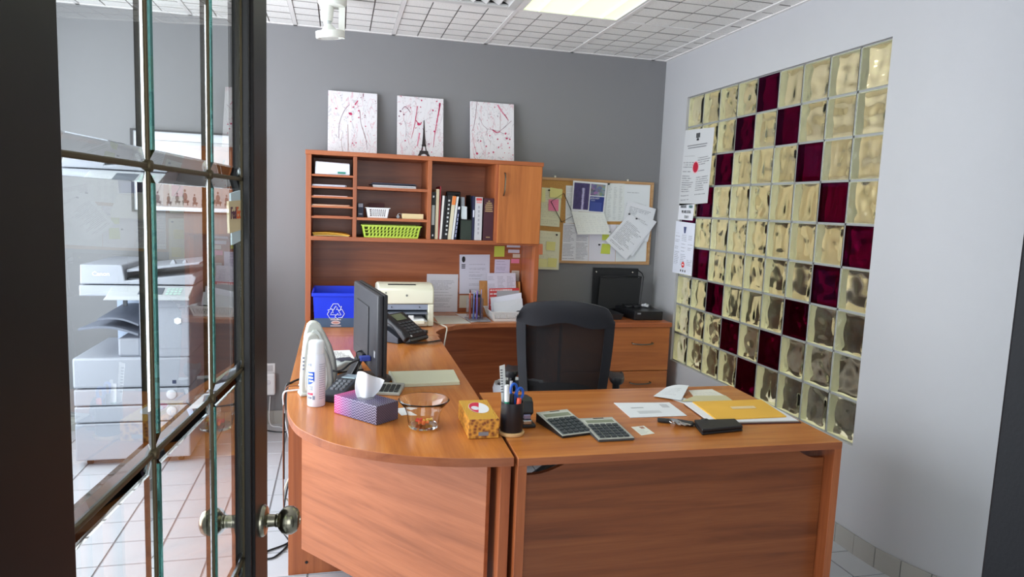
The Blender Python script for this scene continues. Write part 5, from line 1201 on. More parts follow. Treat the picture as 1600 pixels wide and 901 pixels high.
lean('paper_sheet', 'slanting white envelope in the tray basket', -1.292, -1.082, .775, .890, -.32, -.27, flat('white_envelope_b', (222, 224, 238), .7), .038)
lean('paper_sheet', 'second white envelope at the front of the tray basket', -1.285, -1.09, .772, .868, -.385, -.33, flat('grey_white_envelope', (204, 206, 214), .7), .030)
single('black_mug', 'black cylindrical cup among the papers in the tray basket', 'cup', MB().lathe([(.0, 0), (.026, 0), (.028, .055), (.026, .056), (.024, .006), (0, .006)], (-1.115, -.395, .7655+.0), 20), BLACK, (-1.115, -.395, .7655), smooth=True)
# white power cord of the printer running over the desk edge
CORD = flat('cream_cord', (206, 200, 184), .5)
single('printer_cable', 'cream cable hanging over the curved desk edge beside the printer', 'cable', MB().tube(spline([(-1.712, -.38, D+.004), (-1.69, -.47, D+.005), (-1.655, -.62, D+.008), (-1.645, -.70, D+.006), (-1.655, -.735, D-.03), (-1.665, -.74, .66), (-1.67, -.73, .50), (-1.68, -.70, .30)], 6), .004, 8), CORD, (-1.66, -.7, .3), smooth=True)
# ------------------------------------------------------------------ things on the lateral file
ds = Thing('mesh_sorter', 'black mesh wall-file sorter standing on the lateral file', 'sorter', (-.31, -.09, D))
MS = flat('black_mesh_panel', (26, 27, 29), .55, bump=.4, bscale=900)
ds.part('back_panel', MB().box(-.495, -.155, -.060, -.055, D+.001, 1.082), MS, bev=.003)
ds.part('pocket', MB().prism([(-.478, .80), (-.165, .80), (-.150, 1.030)]+[(-.150-.318*i/12, 1.030-.010*math.sin(PI*i/6)) for i in range(1, 12)]+[(-.468, 1.030)], -.128, -.124, 1), MS)
fw = MB(); fw.tube([(-.497, -.06, D+.004), (-.497, -.06, 1.084), (-.153, -.06, 1.084), (-.153, -.06, D+.004)], .005, 8); ds.part('frame_wire', fw, BLACK, smooth=True)
ds.part('pocket_wire', MB().tube([(-.153, -.06, 1.075), (-.138, -.10, 1.055), (-.135, -.125, 1.03), (-.148, -.126, .88), (-.16, -.126, .80)], .004, 8), BLACK, smooth=True)
ds.part('pocket_wire', MB().tube([(-.47, -.126, 1.031)]+[(-.468+.318*i/16, -.127, 1.031-.011*math.sin(PI*i/8)) for i in range(17)], .0035, 8), BLACK, smooth=True)
ds.part('pocket_base', MB().box(-.478, -.165, -.126, -.055, D+.001, D+.006), MS)
for xx in (-.475, -.195): ds.part('eyelet', MB().frustum((xx, -.0605, 1.058), (xx, -.063, 1.058), .006, .006, 12), CHROME)
bt = Thing('flat_black_box', 'flat black recorder box on the lateral file in front of the sorter', 'box', (-.2, -.28, D))
bt.part('case', MB().hexa([(-.31, -.40, D+.001), (-.105, -.405, D+.001), (-.085, -.14, D+.001), (-.345, -.14, D+.001), (-.312, -.40, .822), (-.103, -.405, .822), (-.083, -.14, .826), (-.347, -.14, .826)]), flat('black_gloss', (20, 21, 24), .3), bev=.004)
bt.part('badge', MB().sheet([(-.292, -.4035, .812), (-.268, -.4038, .812), (-.268, -.4038, .802), (-.292, -.4035, .802)], .0004), GREY)
sg_ = Thing('sunglasses', 'black sunglasses lying on the flat black box', 'glasses', (-.26, -.24, .826))
for xx in (-.285, -.225): sg_.part('lens', MB().lathe([(0, 0), (.026, .0), (.027, .008), (.022, .014), (0, .018)], (xx, -.235, .8275), 18), BLACK, smooth=True)
sg_.part('bridge', MB().tube([(-.262, -.235, .842), (-.255, -.232, .847), (-.248, -.235, .842)], .003, 6), BLACK)
for xx in (-.312, -.198): sg_.part('temple', MB().tube([(xx, -.235, .838), (xx+.005, -.18, .842), (xx+.012, -.16, .834)], .003, 6), BLACK)
hp_ = Thing('earbud_bundle', 'small clear-grey plastic bundle beside the sunglasses', 'bundle', (-.165, -.25, .826))
for (dx, dy, dz, r_) in ((0, 0, .012, .015), (.018, .008, .010, .012), (-.014, .014, .011, .012), (.008, -.012, .009, .010)): hp_.part('lump', MB().lathe([(0, -r_), (r_*.8, -r_*.6), (r_, 0), (r_*.8, r_*.6), (0, r_)], (-.165+dx, -.25+dy, .829+r_), 12), flat('clear_grey', (190, 192, 196), .2), smooth=True)
single('document_tray', 'low black letter tray behind the chair on the lateral file', 'tray', taper(MB(), -.66, -.40, -.38, -.15, D+.001, .80, .012, .003), flat('dark_tray', (34, 35, 38), .5), (-.53, -.26, D))
flat_sheet('paper_sheet', 'cream sheet on the lateral file end behind the chair', 'paper', [(-.84, -.10), (-.70, -.10), (-.70, -.30), (-.84, -.30)], D+.0205, flat('ivory_sheet', (228, 228, 220), .8))
single('paper_ream', 'white paper ream on the lateral file behind the chair', 'paper', MB().box(-.845, -.695, -.31, -.09, D+.001, D+.02), PAPER, (-.77, -.2, D), bev=.002)
# ------------------------------------------------------------------ things on the side desk
# desk phone: faces +x, handset on the near side
ph = Thing('desk_phone', 'black desk phone with keypad on the side desk beside the printer', 'telephone', (-1.98, -1.03, D), math.radians(-42))
hi, lo = Vector((-2.03, 0, .895)), Vector((-1.852, 0, .785)); sl_ = (lo-hi).normalized(); nr = Vector((-sl_.z, 0, sl_.x)); nr = nr if nr.z > 0 else -nr
ph.part('body', MB().prism([(-2.035, .885), (-2.02, .897), (-1.85, .785), (-1.845, .772), (-1.86, .7615), (-1.93, .7615), (-2.0, .80)], -1.06, -.90, 1), flat('phone_black', (34, 37, 44), .4), bev=.003)
ph.part('stand', MB().prism([(-2.035, .83), (-2.0, .84), (-1.90, .79), (-1.90, .7605), (-2.015, .7605), (-2.03, .78)], -1.10, -.91, 1), flat('phone_stand', (44, 48, 60), .45), bev=.004)
hs_ = MB()
path_ = [hi+Vector((-.005, -1.092, .012)), hi+sl_*.03+nr*.020+Vector((0, -1.092, 0)), hi+sl_*.10+nr*.022+Vector((0, -1.092, 0)), hi+sl_*.17+nr*.020+Vector((0, -1.092, 0)), lo+Vector((.005, -1.092, .004))]
for i, (w1, h1) in enumerate(((.022, .018), (.024, .020), (.018, .010), (.024, .018), (.021, .016))):
    p_ = path_[i]; hs_.pts([p_+Vector((0, -w1, 0))-nr*h1, p_+Vector((0, w1, 0))-nr*h1, p_+Vector((0, w1, 0))+nr*h1*.8, p_+Vector((0, -w1, 0))+nr*h1*.8])
for i in range(4):
    for k in range(4): hs_.face((i*4+k, i*4+(k+1) % 4, (i+1)*4+(k+1) % 4, (i+1)*4+k))
hs_.face((3, 2, 1, 0)); hs_.face((16, 17, 18, 19))
ph.part('handset', hs_, flat('phone_black', (34, 37, 44), .4), bev=.006, smooth=True)
def onface(d, y, off=.001): return hi+sl_*d+Vector((0, y, 0))+nr*(off+.006)
def fq(d0, d1, y0, y1, off=.001): return [onface(d0, y0, off), onface(d0, y1, off), onface(d1, y1, off), onface(d1, y0, off)]
def fbox(m, d0, d1, y0, y1, h0=0.0, h1=.003):
    m.hexa([*[v_ for v_ in fq(d0, d1, y0, y1, h0)], *[v_ for v_ in fq(d0, d1, y0, y1, h1)]]); return m
ph.part('face_plate', fbox(MB(), .008, .205, -1.058, -.905, -.004, .001), flat('phone_face', (26, 27, 30), .35), bev=.002)
ph.part('screen', fbox(MB(), .018, .068, -1.02, -.935, .0005, .003), flat('lcd_green', (112, 120, 92), .2))
kc = flat('phone_key', (70, 74, 80), .4)
for i in range(5):
    for j in range(4): ph.part('key', fbox(MB(), .085+.021*i, .098+.021*i, -1.035+.030*j, -1.014+.030*j, .0005, .0045), kc)
ph.part('message_lamp', fbox(MB(), .19, .20, -1.045, -1.035, .0005, .004), WHITE)
cord = []
for i in range(200):
    t_ = i/199; base = Vector((-1.93, -1.15, D+.010)).lerp(Vector((-1.735, -1.10, D+.010)), t_)+Vector((0, -.03*math.sin(PI*t_), 0))
    q_ = base+Vector((0, math.cos(t_*2*PI*30)*.0065, math.sin(t_*2*PI*30)*.0065))-Vector((-1.98, -1.03, 0)); q_.rotate(Matrix.Rotation(math.radians(42), 3, 'Z')); cord.append(q_+Vector((-1.98, -1.03, 0)))
ph.part('coiled_cord', MB().tube(cord, .0018, 5), BLACK, smooth=True)
pl_ = Thing('cable_plug', 'black adapter plug lying behind the desk phone', 'plug', (-1.80, -.80, D))
pl_.part('plug', MB().obox((-1.795, -.82, D+.010), (.55, -.83, 0), (.83, .55, 0), (0, 0, 1), .026, .009, .009), BLACK, bev=.003)
pl_.part('cable', MB().tube(spline([(-1.812, -.798, D+.010), (-1.83, -.77, D+.012), (-1.87, -.75, D+.006), (-1.92, -.77, D+.004)], 5), .003, 6), BLACK, smooth=True)
# monitor seen from behind
mo_ = Thing('monitor', 'black flat monitor turned to the chair, seen from its back', 'monitor', (-2.14, -1.86, D))
mn, mf = Vector((-2.101, -2.118, 0)), Vector((-2.178, -1.605, 0)); md = (mf-mn).normalized(); mnn = Vector((md.y, -md.x, 0)); mnn = mnn if mnn.x > 0 else -mnn
def mbox(s0, s1, n0, n1, z0, z1): 
    P = lambda s, n, z: mn+md*s+mnn*n+Vector((0, 0, z))
    return MB().hexa([P(s0, n0, z0), P(s1, n0, z0), P(s1, n1, z0), P(s0, n1, z0), P(s0, n0, z1), P(s1, n0, z1), P(s1, n1, z1), P(s0, n1, z1)])
L = (mf-mn).length
MBK = flat('monitor_back', (46, 47, 52), .5, bump=.25, bscale=700)
mo_.part('shell', mbox(0, L, -.028, -.004, .83, 1.144), MBK, bev=.008)
mo_.part('vent_panel', mbox(.16, L-.10, -.034, -.026, .88, 1.08), MBK, bev=.006)
mo_.part('bezel', mbox(-.001, L+.001, -.004, .010, .828, 1.146), BLACK, bev=.003)
mo_.part('screen', mbox(.016, L-.016, .010, .0108, .85, 1.13), flat('dark_screen', (12, 13, 16), .15))
mo_.part('rear_label', mbox(.03, .055, -.0292, -.0285, .90, .925), flat('silver_label', (170, 172, 176), .4))
mo_.part('neck', MB().hexa([mn+md*.21+mnn*-.105+Vector((0, 0, .765)), mn+md*.29+mnn*-.105+Vector((0, 0, .765)), mn+md*.29+mnn*-.085+Vector((0, 0, .765)), mn+md*.21+mnn*-.085+Vector((0, 0, .765)),
                             mn+md*.21+mnn*-.045+Vector((0, 0, .88)), mn+md*.29+mnn*-.045+Vector((0, 0, .88)), mn+md*.29+mnn*-.026+Vector((0, 0, .88)), mn+md*.21+mnn*-.026+Vector((0, 0, .88))]), BLACK, bev=.004)
mc = mn+md*.26
mo_.part('foot', MB().lathe([(0, 0), (.115, 0), (.117, .006), (.108, .012), (.04, .018), (0, .018)], mc+mnn*-.03+Vector((0, 0, D+.0005)), 36), BLACK, smooth=True)
vg = Thing('video_cable', 'black video cable with a blue plug in the back of the monitor', 'cable', (-2.2, -1.9, D))
vp = mn+md*.12+mnn*-.030+Vector((0, 0, .885))
vg.part('plug', MB().obox(vp-mnn*.020+Vector((0, 0, -.003)), mnn, md, (0, 0, 1), .020, .017, .009), flat('blue_plug', (52, 70, 160), .4), bev=.003)
vg.part('cable', MB().tube(spline([vp-mnn*.040+Vector((0, 0, -.005)), vp-mnn*.075+Vector((0, 0, -.02)), vp-mnn*.12+Vector((0, -.02, -.045)), (-2.33, -1.83, .80), (-2.40, -1.86, .775), (-2.445, -1.90, .766), (-2.470, -1.92, .745), (-2.478, -1.90, .60), (-2.482, -1.86, .35)], 6), .0042, 8), BLACK, smooth=True)
single('thin_cable', 'thin black cable looping from the monitor to the desk top', 'cable', MB().tube(spline([mn+md*.16+mnn*-.055+Vector((0, 0, .90)), mn+md*.14+mnn*-.08+Vector((0, 0, .90)), (-2.19, -1.96, .84), (-2.22, -2.0, .79), (-2.27, -1.99, .766)], 6), .0018, 6), BLACK, (-2.2, -1.96, .77), smooth=True)
# two upright white modems, one behind the other
def modem(x, y, rz, s_, label):
    t = Thing('modem', label, 'modem', (x, y, D), rz, group='white upright modems', local=True)
    W_ = flat('modem_white', (204, 206, 198), .35); out = [(-.056, 0), (.062, 0), (.069, .05), (.062, .11), (.046, .165), (.024, .212), (.010, .240), (-.004, .250), (-.022, .250), (-.034, .238), (-.044, .20), (-.054, .11), (-.058, .05)]
    out = [(a*s_, b*s_) for a, b in out]
    t.part('shell', MB().prism(out, -.018, .018, 1), W_, bev=.007, seg=3, smooth=True)
    t.part('side_panel', MB().prism([(a*.84, b*.90+.012) for a, b in out], .016, .024, 1), flat('modem_grey', (148, 150, 152), .4), bev=.003)
    t.part('front_panel', MB().prism([(a*.70, b*.80+.02) for a, b in out], -.023, -.017, 1), flat('modem_pale', (214, 218, 214), .3), bev=.003)
    t.part('side_band', MB().prism([(a+.010, b*.93) for a, b in out], .004, .026, 1), flat('modem_grey', (148, 150, 152), .4), bev=.004)
    t.part('foot', MB().box(-.062*s_, .070*s_, -.030, .030, 0, .012), W_, bev=.005)
    for k in range(4): t.part('status_mark', MB().box(-.052*s_, -.044*s_, -.0188, -.0180, .10+.014*k, .106+.014*k), flat('status_grey', (140, 150, 170), .5))
modem(-2.352, -1.965, math.radians(10), 1.06, 'taller white modem at the back edge of the side desk')
modem(-2.356, -2.062, math.radians(14), .94, 'white modem right behind the spray can')
# spray can
sp_ = Thing('spray_can', 'white disinfectant spray can with a blue shield at the desk edge', 'spray can', (-2.345, -2.215, D))
cx, cy = -2.345, -2.215
CANW = flat('can_white', (226, 230, 240), .25)
sp_.part('body', MB().lathe([(0, .001), (.030, .001), (.0315, .004), (.0315, .165), (.030, .178), (.027, .188), (.0265, .190), (0, .190)], (cx, cy, D), 40), CANW, smooth=True)
sp_.part('cap', MB().lathe([(0, .190), (.0275, .190), (.0275, .226), (.025, .234), (.022, .236), (0, .236)], (cx, cy, D), 40), flat('cap_white', (232, 236, 240), .35), smooth=True)
def can_patch(name, a0, a1, z0, z1, mat, cut=0.0, off=.0004):
    m = MB(); n_ = 8; r_ = .0315+off
    cam_a = math.atan2(-4.73-cy, -2.27-cx)
    pts = []
    for i in range(n_+1):
        a = cam_a+math.radians(a0+(a1-a0)*i/n_); pts.append((cx+r_*math.cos(a), cy+r_*math.sin(a)))
    for i in range(n_):
        zb0 = z0+cut*(i/n_)**2; zb1 = z0+cut*((i+1)/n_)**2
        b = m.pts([(*pts[i], D+zb0), (*pts[i+1], D+zb1), (*pts[i+1], D+z1), (*pts[i], D+z1)]); m.face((b, b+1, b+2, b+3))
    return sp_.part(name, m, mat)
CB = flat('shield_blue', (30, 84, 190), .35)
can_patch('shield', -64, -12, .080, .128, CB, .016)
for k in range(3): can_patch('shield_lettering', -58+4*k, -22+2*k, .116-.012*k, .122-.012*k, WHITE, 0, .0008)
can_patch('red_label', -70, -22, .044, .052, flat('can_red', (206, 60, 90), .4))
for k in range(4): can_patch('small_print', -66, -24, .062+.004*k, .064+.004*k, flat('can_grey', (120, 130, 150), .5))
for k in range(16): can_patch('small_print', 18, 62, .030+.0082*k, .0325+.0082*k, flat('can_pale_grey', (168, 176, 192), .5))
for k in range(3): can_patch('lettering', -70+14*k, -60+14*k, .148, .158, flat('can_grey', (120, 130, 150), .5))
can_patch('lettering', -66, -30, .030, .038, flat('can_grey', (120, 130, 150), .5)); can_patch('lettering', -24, -8, .028, .042, flat('can_blue_grey', (130, 140, 160), .5))
# card terminal, receipt, handset cradle, marked sheet
te = Thing('card_terminal', 'dark grey card terminal with a pale screen behind the tissue box', 'card terminal', (-2.247, -2.10, D), math.radians(64), local=True)
te.part('body', MB().prism([(-.105, 0), (.105, 0), (.108, .02), (.09, .060), (.03, .060), (-.06, .042), (-.108, .030)], -.040, .040, 1), DGREY, bev=.008, seg=3)
te.part('screen', MB().hexa([(.032, -.028, .0600), (.086, -.028, .0600), (.086, .028, .0600), (.032, .028, .0600), (.034, -.026, .0625), (.084, -.026, .0625), (.084, .026, .0625), (.034, .026, .0625)]), flat('pale_screen', (176, 200, 216), .2))
for i in range(4):
    for j in range(3): te.part('key', MB().box(-.07+.022*i, -.055+.022*i, -.026+.018*j, -.014+.018*j, .038+.0045*i, .0465+.0045*i), flat('terminal_key', (120, 124, 130), .5))
single('receipt', 'crumpled white receipt lying behind the card terminal', 'receipt', MB().sheet([(-2.30, -1.90, D+.002), (-2.235, -1.885, D+.002), (-2.225, -1.955, D+.002), (-2.295, -1.965, D+.002)], .0006, 8, 8, lambda u, v: .012*abs(math.sin(u*5+v*3))), PAPER, (-2.26, -1.93, D))
hc = Thing('phone_cradle', 'low grey rounded cradle beside the monitor foot', 'cradle', (-2.255, -1.69, D), math.radians(25), local=True)
hc.part('shell', MB().prism([(-.075, 0), (.075, 0), (.078, .02), (.06, .040), (.0, .048), (-.05, .030), (-.077, .014)], -.045, .045, 1), flat('cradle_grey', (172, 176, 172), .4), bev=.010, seg=3, smooth=True)
hc.part('slot', MB().box(-.02, .05, -.03, .03, .0455, .0485), DGREY, bev=.004)
hc.part('base', MB().box(-.08, .08, -.05, .05, 0, .006), BLACK, bev=.002)
flat_sheet('marked_sheet', 'white sheet with bold black marks lying behind the monitor', 'paper', [(-2.385, -1.29), (-2.215, -1.27), (-2.195, -1.47), (-2.365, -1.50)], D, doc('doc_q', (232, 232, 230), (40, 40, 44), 12, (.05, .05, .05, .05), 1, .55, .0, 61, .95))
# legal pad
lp = Thing('legal_pad', 'cream writing pad lying on the side desk beyond the glass bowl', 'writing pad', (-1.92, -1.89, D))
LPm = flat('pad_cream', (226, 226, 200), .8)
for i in range(6):
    o_ = [random.uniform(-.0025, .0025) for _ in range(4)]
    lp.part('page', MB().hexa([(-2.052+o_[0], -1.787+o_[1], D+.0005+.0022*i), (-2.039+o_[0], -2.001+o_[2], D+.0005+.0022*i), (-1.787+o_[3], -1.984+o_[2], D+.0005+.0022*i), (-1.779+o_[3], -1.775+o_[1], D+.0005+.0022*i),
                               (-2.052+o_[0], -1.787+o_[1], D+.0026+.0022*i), (-2.039+o_[0], -2.001+o_[2], D+.0026+.0022*i), (-1.787+o_[3], -1.984+o_[2], D+.0026+.0022*i), (-1.779+o_[3], -1.775+o_[1], D+.0026+.0022*i)]), LPm)
lp.part('binding', MB().hexa([(-2.062, -1.786, D+.0008), (-2.049, -2.003, D+.0008), (-2.037, -2.003, D+.0008), (-2.050, -1.786, D+.0008), (-2.060, -1.786, D+.0165), (-2.047, -2.003, D+.0165), (-2.037, -2.003, D+.0160), (-2.050, -1.786, D+.0160)]), flat('pad_binding', (206, 206, 186), .7), bev=.002)
# tissue boxes
tb = Thing('tissue_box', 'purple woven-print tissue box with a tissue pulled up', 'tissue box', (-2.146, -2.479, D), math.radians(130.5), local=True)
m, nt, b = new_mat('woven_purple'); tc = N(nt, 'ShaderNodeTexCoord'); sp = N(nt, 'ShaderNodeSeparateXYZ'); nt.links.new(tc.outputs['Object'], sp.inputs[0])
gx = mth(nt, 'MULTIPLY', sp.outputs[0], 1/.21); cr = N(nt, 'ShaderNodeValToRGB'); e = cr.color_ramp.elements; e[0].position = 0; e[0].color = S(34, 22, 48); e[1].position = 1; e[1].color = S(196, 40, 120); k = e.new(.55); k.color = S(58, 48, 92); k = e.new(.78); k.color = S(124, 48, 118)
nt.links.new(gx, cr.inputs[0])
zz = mth(nt, 'ADD', sp.outputs[2], sp.outputs[1])
wv = mth(nt, 'LESS_THAN', mth(nt, 'FRACT', mth(nt, 'ADD', mth(nt, 'MULTIPLY', zz, 110.0), mth(nt, 'MULTIPLY', mth(nt, 'ABSOLUTE', mth(nt, 'SUBTRACT', mth(nt, 'FRACT', mth(nt, 'MULTIPLY', sp.outputs[0], 52.0)), .5)), 1.6))), .42)
nt.links.new(mixc(nt, mth(nt, 'MULTIPLY', wv, .32), cr.outputs[0], S(206, 196, 226)), b.inputs['Base Color']); b.inputs['Roughness'].default_value = .35
tb.part('carton', MB().box(0, .21, -.100, 0, .0008, .065), m, bev=.002)
tb.part('opening', MB().lathe([(0, 0), (.030, 0), (.030, .0006), (0, .0006)], (.105, -.05, .065), 24), flat('tissue_slot', (120, 118, 128), .6))
tb.text('lettering', 'puffs', .016, flat('purple_pale_print', (190, 180, 206), .5), (.03, .0008, .014), (-1, 0, 0), (0, 0, 1)) if False else None
ti = MB(); n_, mrows = 16, 12
to = Vector((.105, -.05, 0)); tw = Matrix.Rotation(-math.radians(130.5), 3, 'Z')
for j in range(mrows+1):
    v_ = j/mrows
    for i in range(n_+1):
        u_ = i/n_; wd = .026+.024*v_**.7+.006*math.sin(v_*4); fold = math.sin(u_*8+v_*2)*.012*(.4+v_)
        q_ = Vector(((u_-.5)*2*wd+.016*v_-.012*(1-v_)*u_, fold-.012*v_, 0)); q_.rotate(tw)
        ti.v.append((to.x+q_.x, to.y+q_.y, .058+.098*v_-.030*v_*u_*u_+.006*math.sin(u_*7)*v_))
for j in range(mrows):
    for i in range(n_): a = j*(n_+1)+i; ti.face((a, a+1, a+n_+2, a+n_+1))
ti2 = tb.part('tissue', ti, flat('white_tissue', (240, 242, 248), .9), smooth=True); sm = ti2.modifiers.new('thick', 'SOLIDIFY'); sm.thickness = .0012; ss = ti2.modifiers.new('sub', 'SUBSURF'); ss.levels = 1; ss.render_levels = 1
ob = Thing('tissue_box', 'orange and gold patterned tissue box beside the pen cup', 'tissue box', (-1.82, -2.54, D))
m, nt, b = new_mat('gold_swirl_print'); tc = N(nt, 'ShaderNodeTexCoord'); w_ = N(nt, 'ShaderNodeTexWave'); w_.inputs['Scale'].default_value = 60; w_.inputs['Distortion'].default_value = 9; w_.inputs['Detail'].default_value = 2; nt.links.new(tc.outputs['Object'], w_.inputs['Vector'])
cr = N(nt, 'ShaderNodeValToRGB'); e = cr.color_ramp.elements; e[0].position = .15; e[0].color = S(150, 70, 24); e[1].position = .8; e[1].color = S(238, 204, 70); k = e.new(.45); k.color = S(214, 140, 40); nt.links.new(w_.outputs['Fac'], cr.inputs[0]); nt.links.new(cr.outputs[0], b.inputs['Base Color']); b.inputs['Roughness'].default_value = .4
m2, nt, b = new_mat('damask_print'); tc = N(nt, 'ShaderNodeTexCoord'); vo = N(nt, 'ShaderNodeTexVoronoi'); vo.inputs['Scale'].default_value = 75; nt.links.new(tc.outputs['Object'], vo.inputs['Vector'])
cr = N(nt, 'ShaderNodeValToRGB'); e = cr.color_ramp.elements; e[0].position = .1; e[0].color = S(110, 40, 24); e[1].position = .7; e[1].color = S(224, 160, 60); nt.links.new(vo.outputs['Distance'], cr.inputs[0]); nt.links.new(cr.outputs[0], b.inputs['Base Color']); b.inputs['Roughness'].default_value = .4
cq = [(-1.870, -2.648), (-1.772, -2.649), (-1.768, -2.432), (-1.866, -2.431)]
c_ = MB(); bb = c_.pts([(*p, D+.0008) for p in cq]+[(*p, D+.064) for p in cq])
c_.face((bb+3, bb+2, bb+1, bb), 1); c_.face((bb+4, bb+5, bb+6, bb+7), 0)
for k in range(4): c_.face((bb+k, bb+(k+1) % 4, bb+4+(k+1) % 4, bb+4+k), 1)
ob.part('carton', c_, [m, m2], bev=.0015)
def oval(cx, cy, rx, ry, z, half=None):
    g = MB(); rng = range(24) if half is None else (range(13) if half > 0 else range(12, 25))
    b = g.pts([(cx+rx*math.cos(a*PI/12+1.2), cy+ry*math.sin(a*PI/12+1.2), z) for a in rng]); g.face([b+i for i in range(len(list(rng)))]); return g
ob.part('label_oval', oval(-1.815, -2.525, .033, .062, D+.0646), WHITE); ob.part('label_red', oval(-1.815, -2.525, .031, .060, D+.0649, 1), flat('label_red', (206, 30, 70), .4))
ob.part('label_centre', oval(-1.828, -2.53, .013, .022, D+.0652), flat('label_pale', (220, 222, 228), .5))
ob.part('front_badge', MB().box(-1.838, -1.806, -2.6505, -2.6485, D+.010, D+.022), flat('badge_grey', (130, 132, 140), .4))
# glass bowl with sweets
gl = Thing('glass_bowl', 'clear flared glass bowl on the rounded end of the side desk', 'bowl', (-1.995, -2.505, D))
CG = glass('bowl_glass', (.985, .99, .985), .03, 1.45)
gl.part('bowl', MB().lathe([(0, .0008), (.047, .0008), (.050, .006), (.0515, .02), (.055, .045), (.064, .068), (.080, .086), (.084, .092), (.0825, .0945), (.080, .0925), (.062, .072), (.053, .046), (.0492, .022), (.047, .010), (0, .009)], (-1.995, -2.505, D), 56), CG, smooth=True)
for i, (dx, dy, col, nm) in enumerate(((-.012, -.008, (214, 52, 36), 'red'), (-.002, -.02, (240, 120, 60), 'orange'), (.014, .004, (236, 196, 90), 'yellow'), (-.006, .012, (220, 70, 50), 'dark red'))):
    c_ = Thing('wrapped_sweet', f'{nm} wrapped sweet in the bottom of the glass bowl', 'sweet', (-1.995+dx, -2.505+dy, D+.011), random.uniform(0, 3), group='sweets in the glass bowl', local=True)
    mt_ = flat(f'sweet_{nm}', col, .3); c_.part('sweet', MB().lathe([(0, -.008), (.006, -.006), (.008, 0), (.006, .006), (0, .008)], (0, 0, .009), 12), mt_, smooth=True)
    for s_ in (-1, 1): c_.part('wrapper_twist', MB().frustum((s_*.006, 0, .009), (s_*.016, 0, .010), .002, .007, 8), mt_)
flat_sheet('note_card', 'white card lying between the purple box and the bowl', 'card', [(-2.075, -2.29), (-2.02, -2.28), (-2.00, -2.36), (-2.055, -2.375)], D, PAPER)
sm_ = Thing('desk_calculator', 'small grey desk calculator with dark keys behind the bowl', 'calculator', (-2.07, -2.06, D), math.radians(-14), local=True)
sm_.part('body', MB().prism([(-.075, 0), (.075, 0), (.075, .022), (-.075, .010)], -.042, .042, 0), flat('calc_grey', (176, 178, 172), .4), bev=.003) if False else sm_.part('body', MB().hexa([(-.045, -.06, .0005), (.045, -.06, .0005), (.045, .06, .0005), (-.045, .06, .0005), (-.045, -.06, .012), (.045, -.06, .012), (.045, .06, .022), (-.045, .06, .022)]), flat('calc_grey', (176, 178, 172), .4), bev=.003)
for i in range(5):
    for j in range(4): sm_.part('key', MB().box(-.036+.019*j, -.022+.019*j, -.052+.016*i, -.040+.016*i, .012+.0013*i, .0185+.0013*i), flat('calc_key', (54, 58, 62), .5))
# cables at the wall side of the side desk and on the floor
single('modem_cable', 'white cable running from the modem down the desk edge to the floor', 'cable', MB().tube(spline([(-2.40, -2.02, D+.006), (-2.44, -2.03, D+.006), (-2.468, -2.035, D+.0), (-2.474, -1.98, .70), (-2.478, -1.7, .50), (-2.48, -1.2, .22), (-2.49, -.7, .03), (-2.52, -.4, .006), (-2.62, -.12, .006), (-2.70, -.06, .02), (-2.70, -.05, .20)], 6), .0032, 8), WHITE, (-2.47, -1.9, .0), smooth=True)
single('modem_cable', 'brown cable curving over the desk edge behind the spray can', 'cable', MB().tube(spline([(-2.39, -1.99, D+.008), (-2.44, -1.985, D+.012), (-2.468, -1.98, D-.01), (-2.476, -1.97, .6), (-2.478, -1.9, .2), (-2.49, -1.6, .006)], 6), .0024, 8), flat('brown_cable', (120, 70, 40), .5), (-2.47, -1.9, 0), smooth=True)
single('floor_cable', 'black cable lying along the floor at the wall behind the door', 'cable', MB().tube(spline([(-2.95, -.09, .005), (-2.75, -.14, .005), (-2.62, -.20, .005), (-2.49, -.17, .005)], 6), .0045, 8), BLACK, (-2.7, -.15, 0), smooth=True)
single('floor_cable', 'looped black cable on the floor beside the peninsula leg', 'cable', MB().tube(spline([(-2.46, -1.50, .30), (-2.50, -1.52, .12), (-2.505, -1.60, .006), (-2.47, -1.72, .005), (-2.52, -1.84, .005), (-2.57, -1.84, .005), (-2.56, -1.79, .005), (-2.49, -1.74, .005), (-2.46, -1.70, .005)], 6), .004, 8), BLACK, (-2.5, -1.7, 0), smooth=True)
single('floor_cable', 'beige cable hoop rising beside the peninsula leg', 'cable', MB().tube(spline([(-2.50, -1.28, .005), (-2.52, -1.33, .06), (-2.50, -1.36, .14), (-2.475, -1.40, .18), (-2.462, -1.45, .18)], 6), .0045, 8), CORD, (-2.5, -1.3, 0), smooth=True)

# ------------------------------------------------------------------ things on the front desk
pc = Thing('pen_cup', 'black mesh pen cup on a round wooden coaster at the desk joint', 'pen cup', (-1.722, -2.61, D))
cx, cy = -1.722, -2.612
pc.part('coaster', MB().lathe([(0, .0006), (.041, .0006), (.043, .004), (.043, .009), (.040, .012), (0, .012)], (cx, cy, D), 36), wood('coaster_wood', 0, (224, 186, 136), (212, 170, 116), (190, 146, 94), .5, 2), smooth=True)
pc.part('cup', MB().lathe([(0, .0122), (.035, .0122), (.037, .016), (.037, .108), (.0355, .108), (.0345, .016), (0, .016)], (cx, cy, D), 36), flat('cup_black', (26, 28, 34), .35), smooth=True)
def stick(name, label, cat, x, y, z0, dx, dy, L, r, mats, cap=.25, cr=1.05):
    t = Thing(name, label, cat, (x, y, z0), group='things standing in the pen cup'); e = Vector((x+dx, y+dy, z0+L)); s0 = Vector((x, y, z0)); mid = s0.lerp(e, 1-cap)
    t.part('barrel', MB().frustum(s0, mid, r, r, 12), mats[0], smooth=True); t.part('cap', MB().frustum(mid, e, r*cr, r*cr*.9, 12), mats[1], smooth=True); return t
ZC = D+.0165
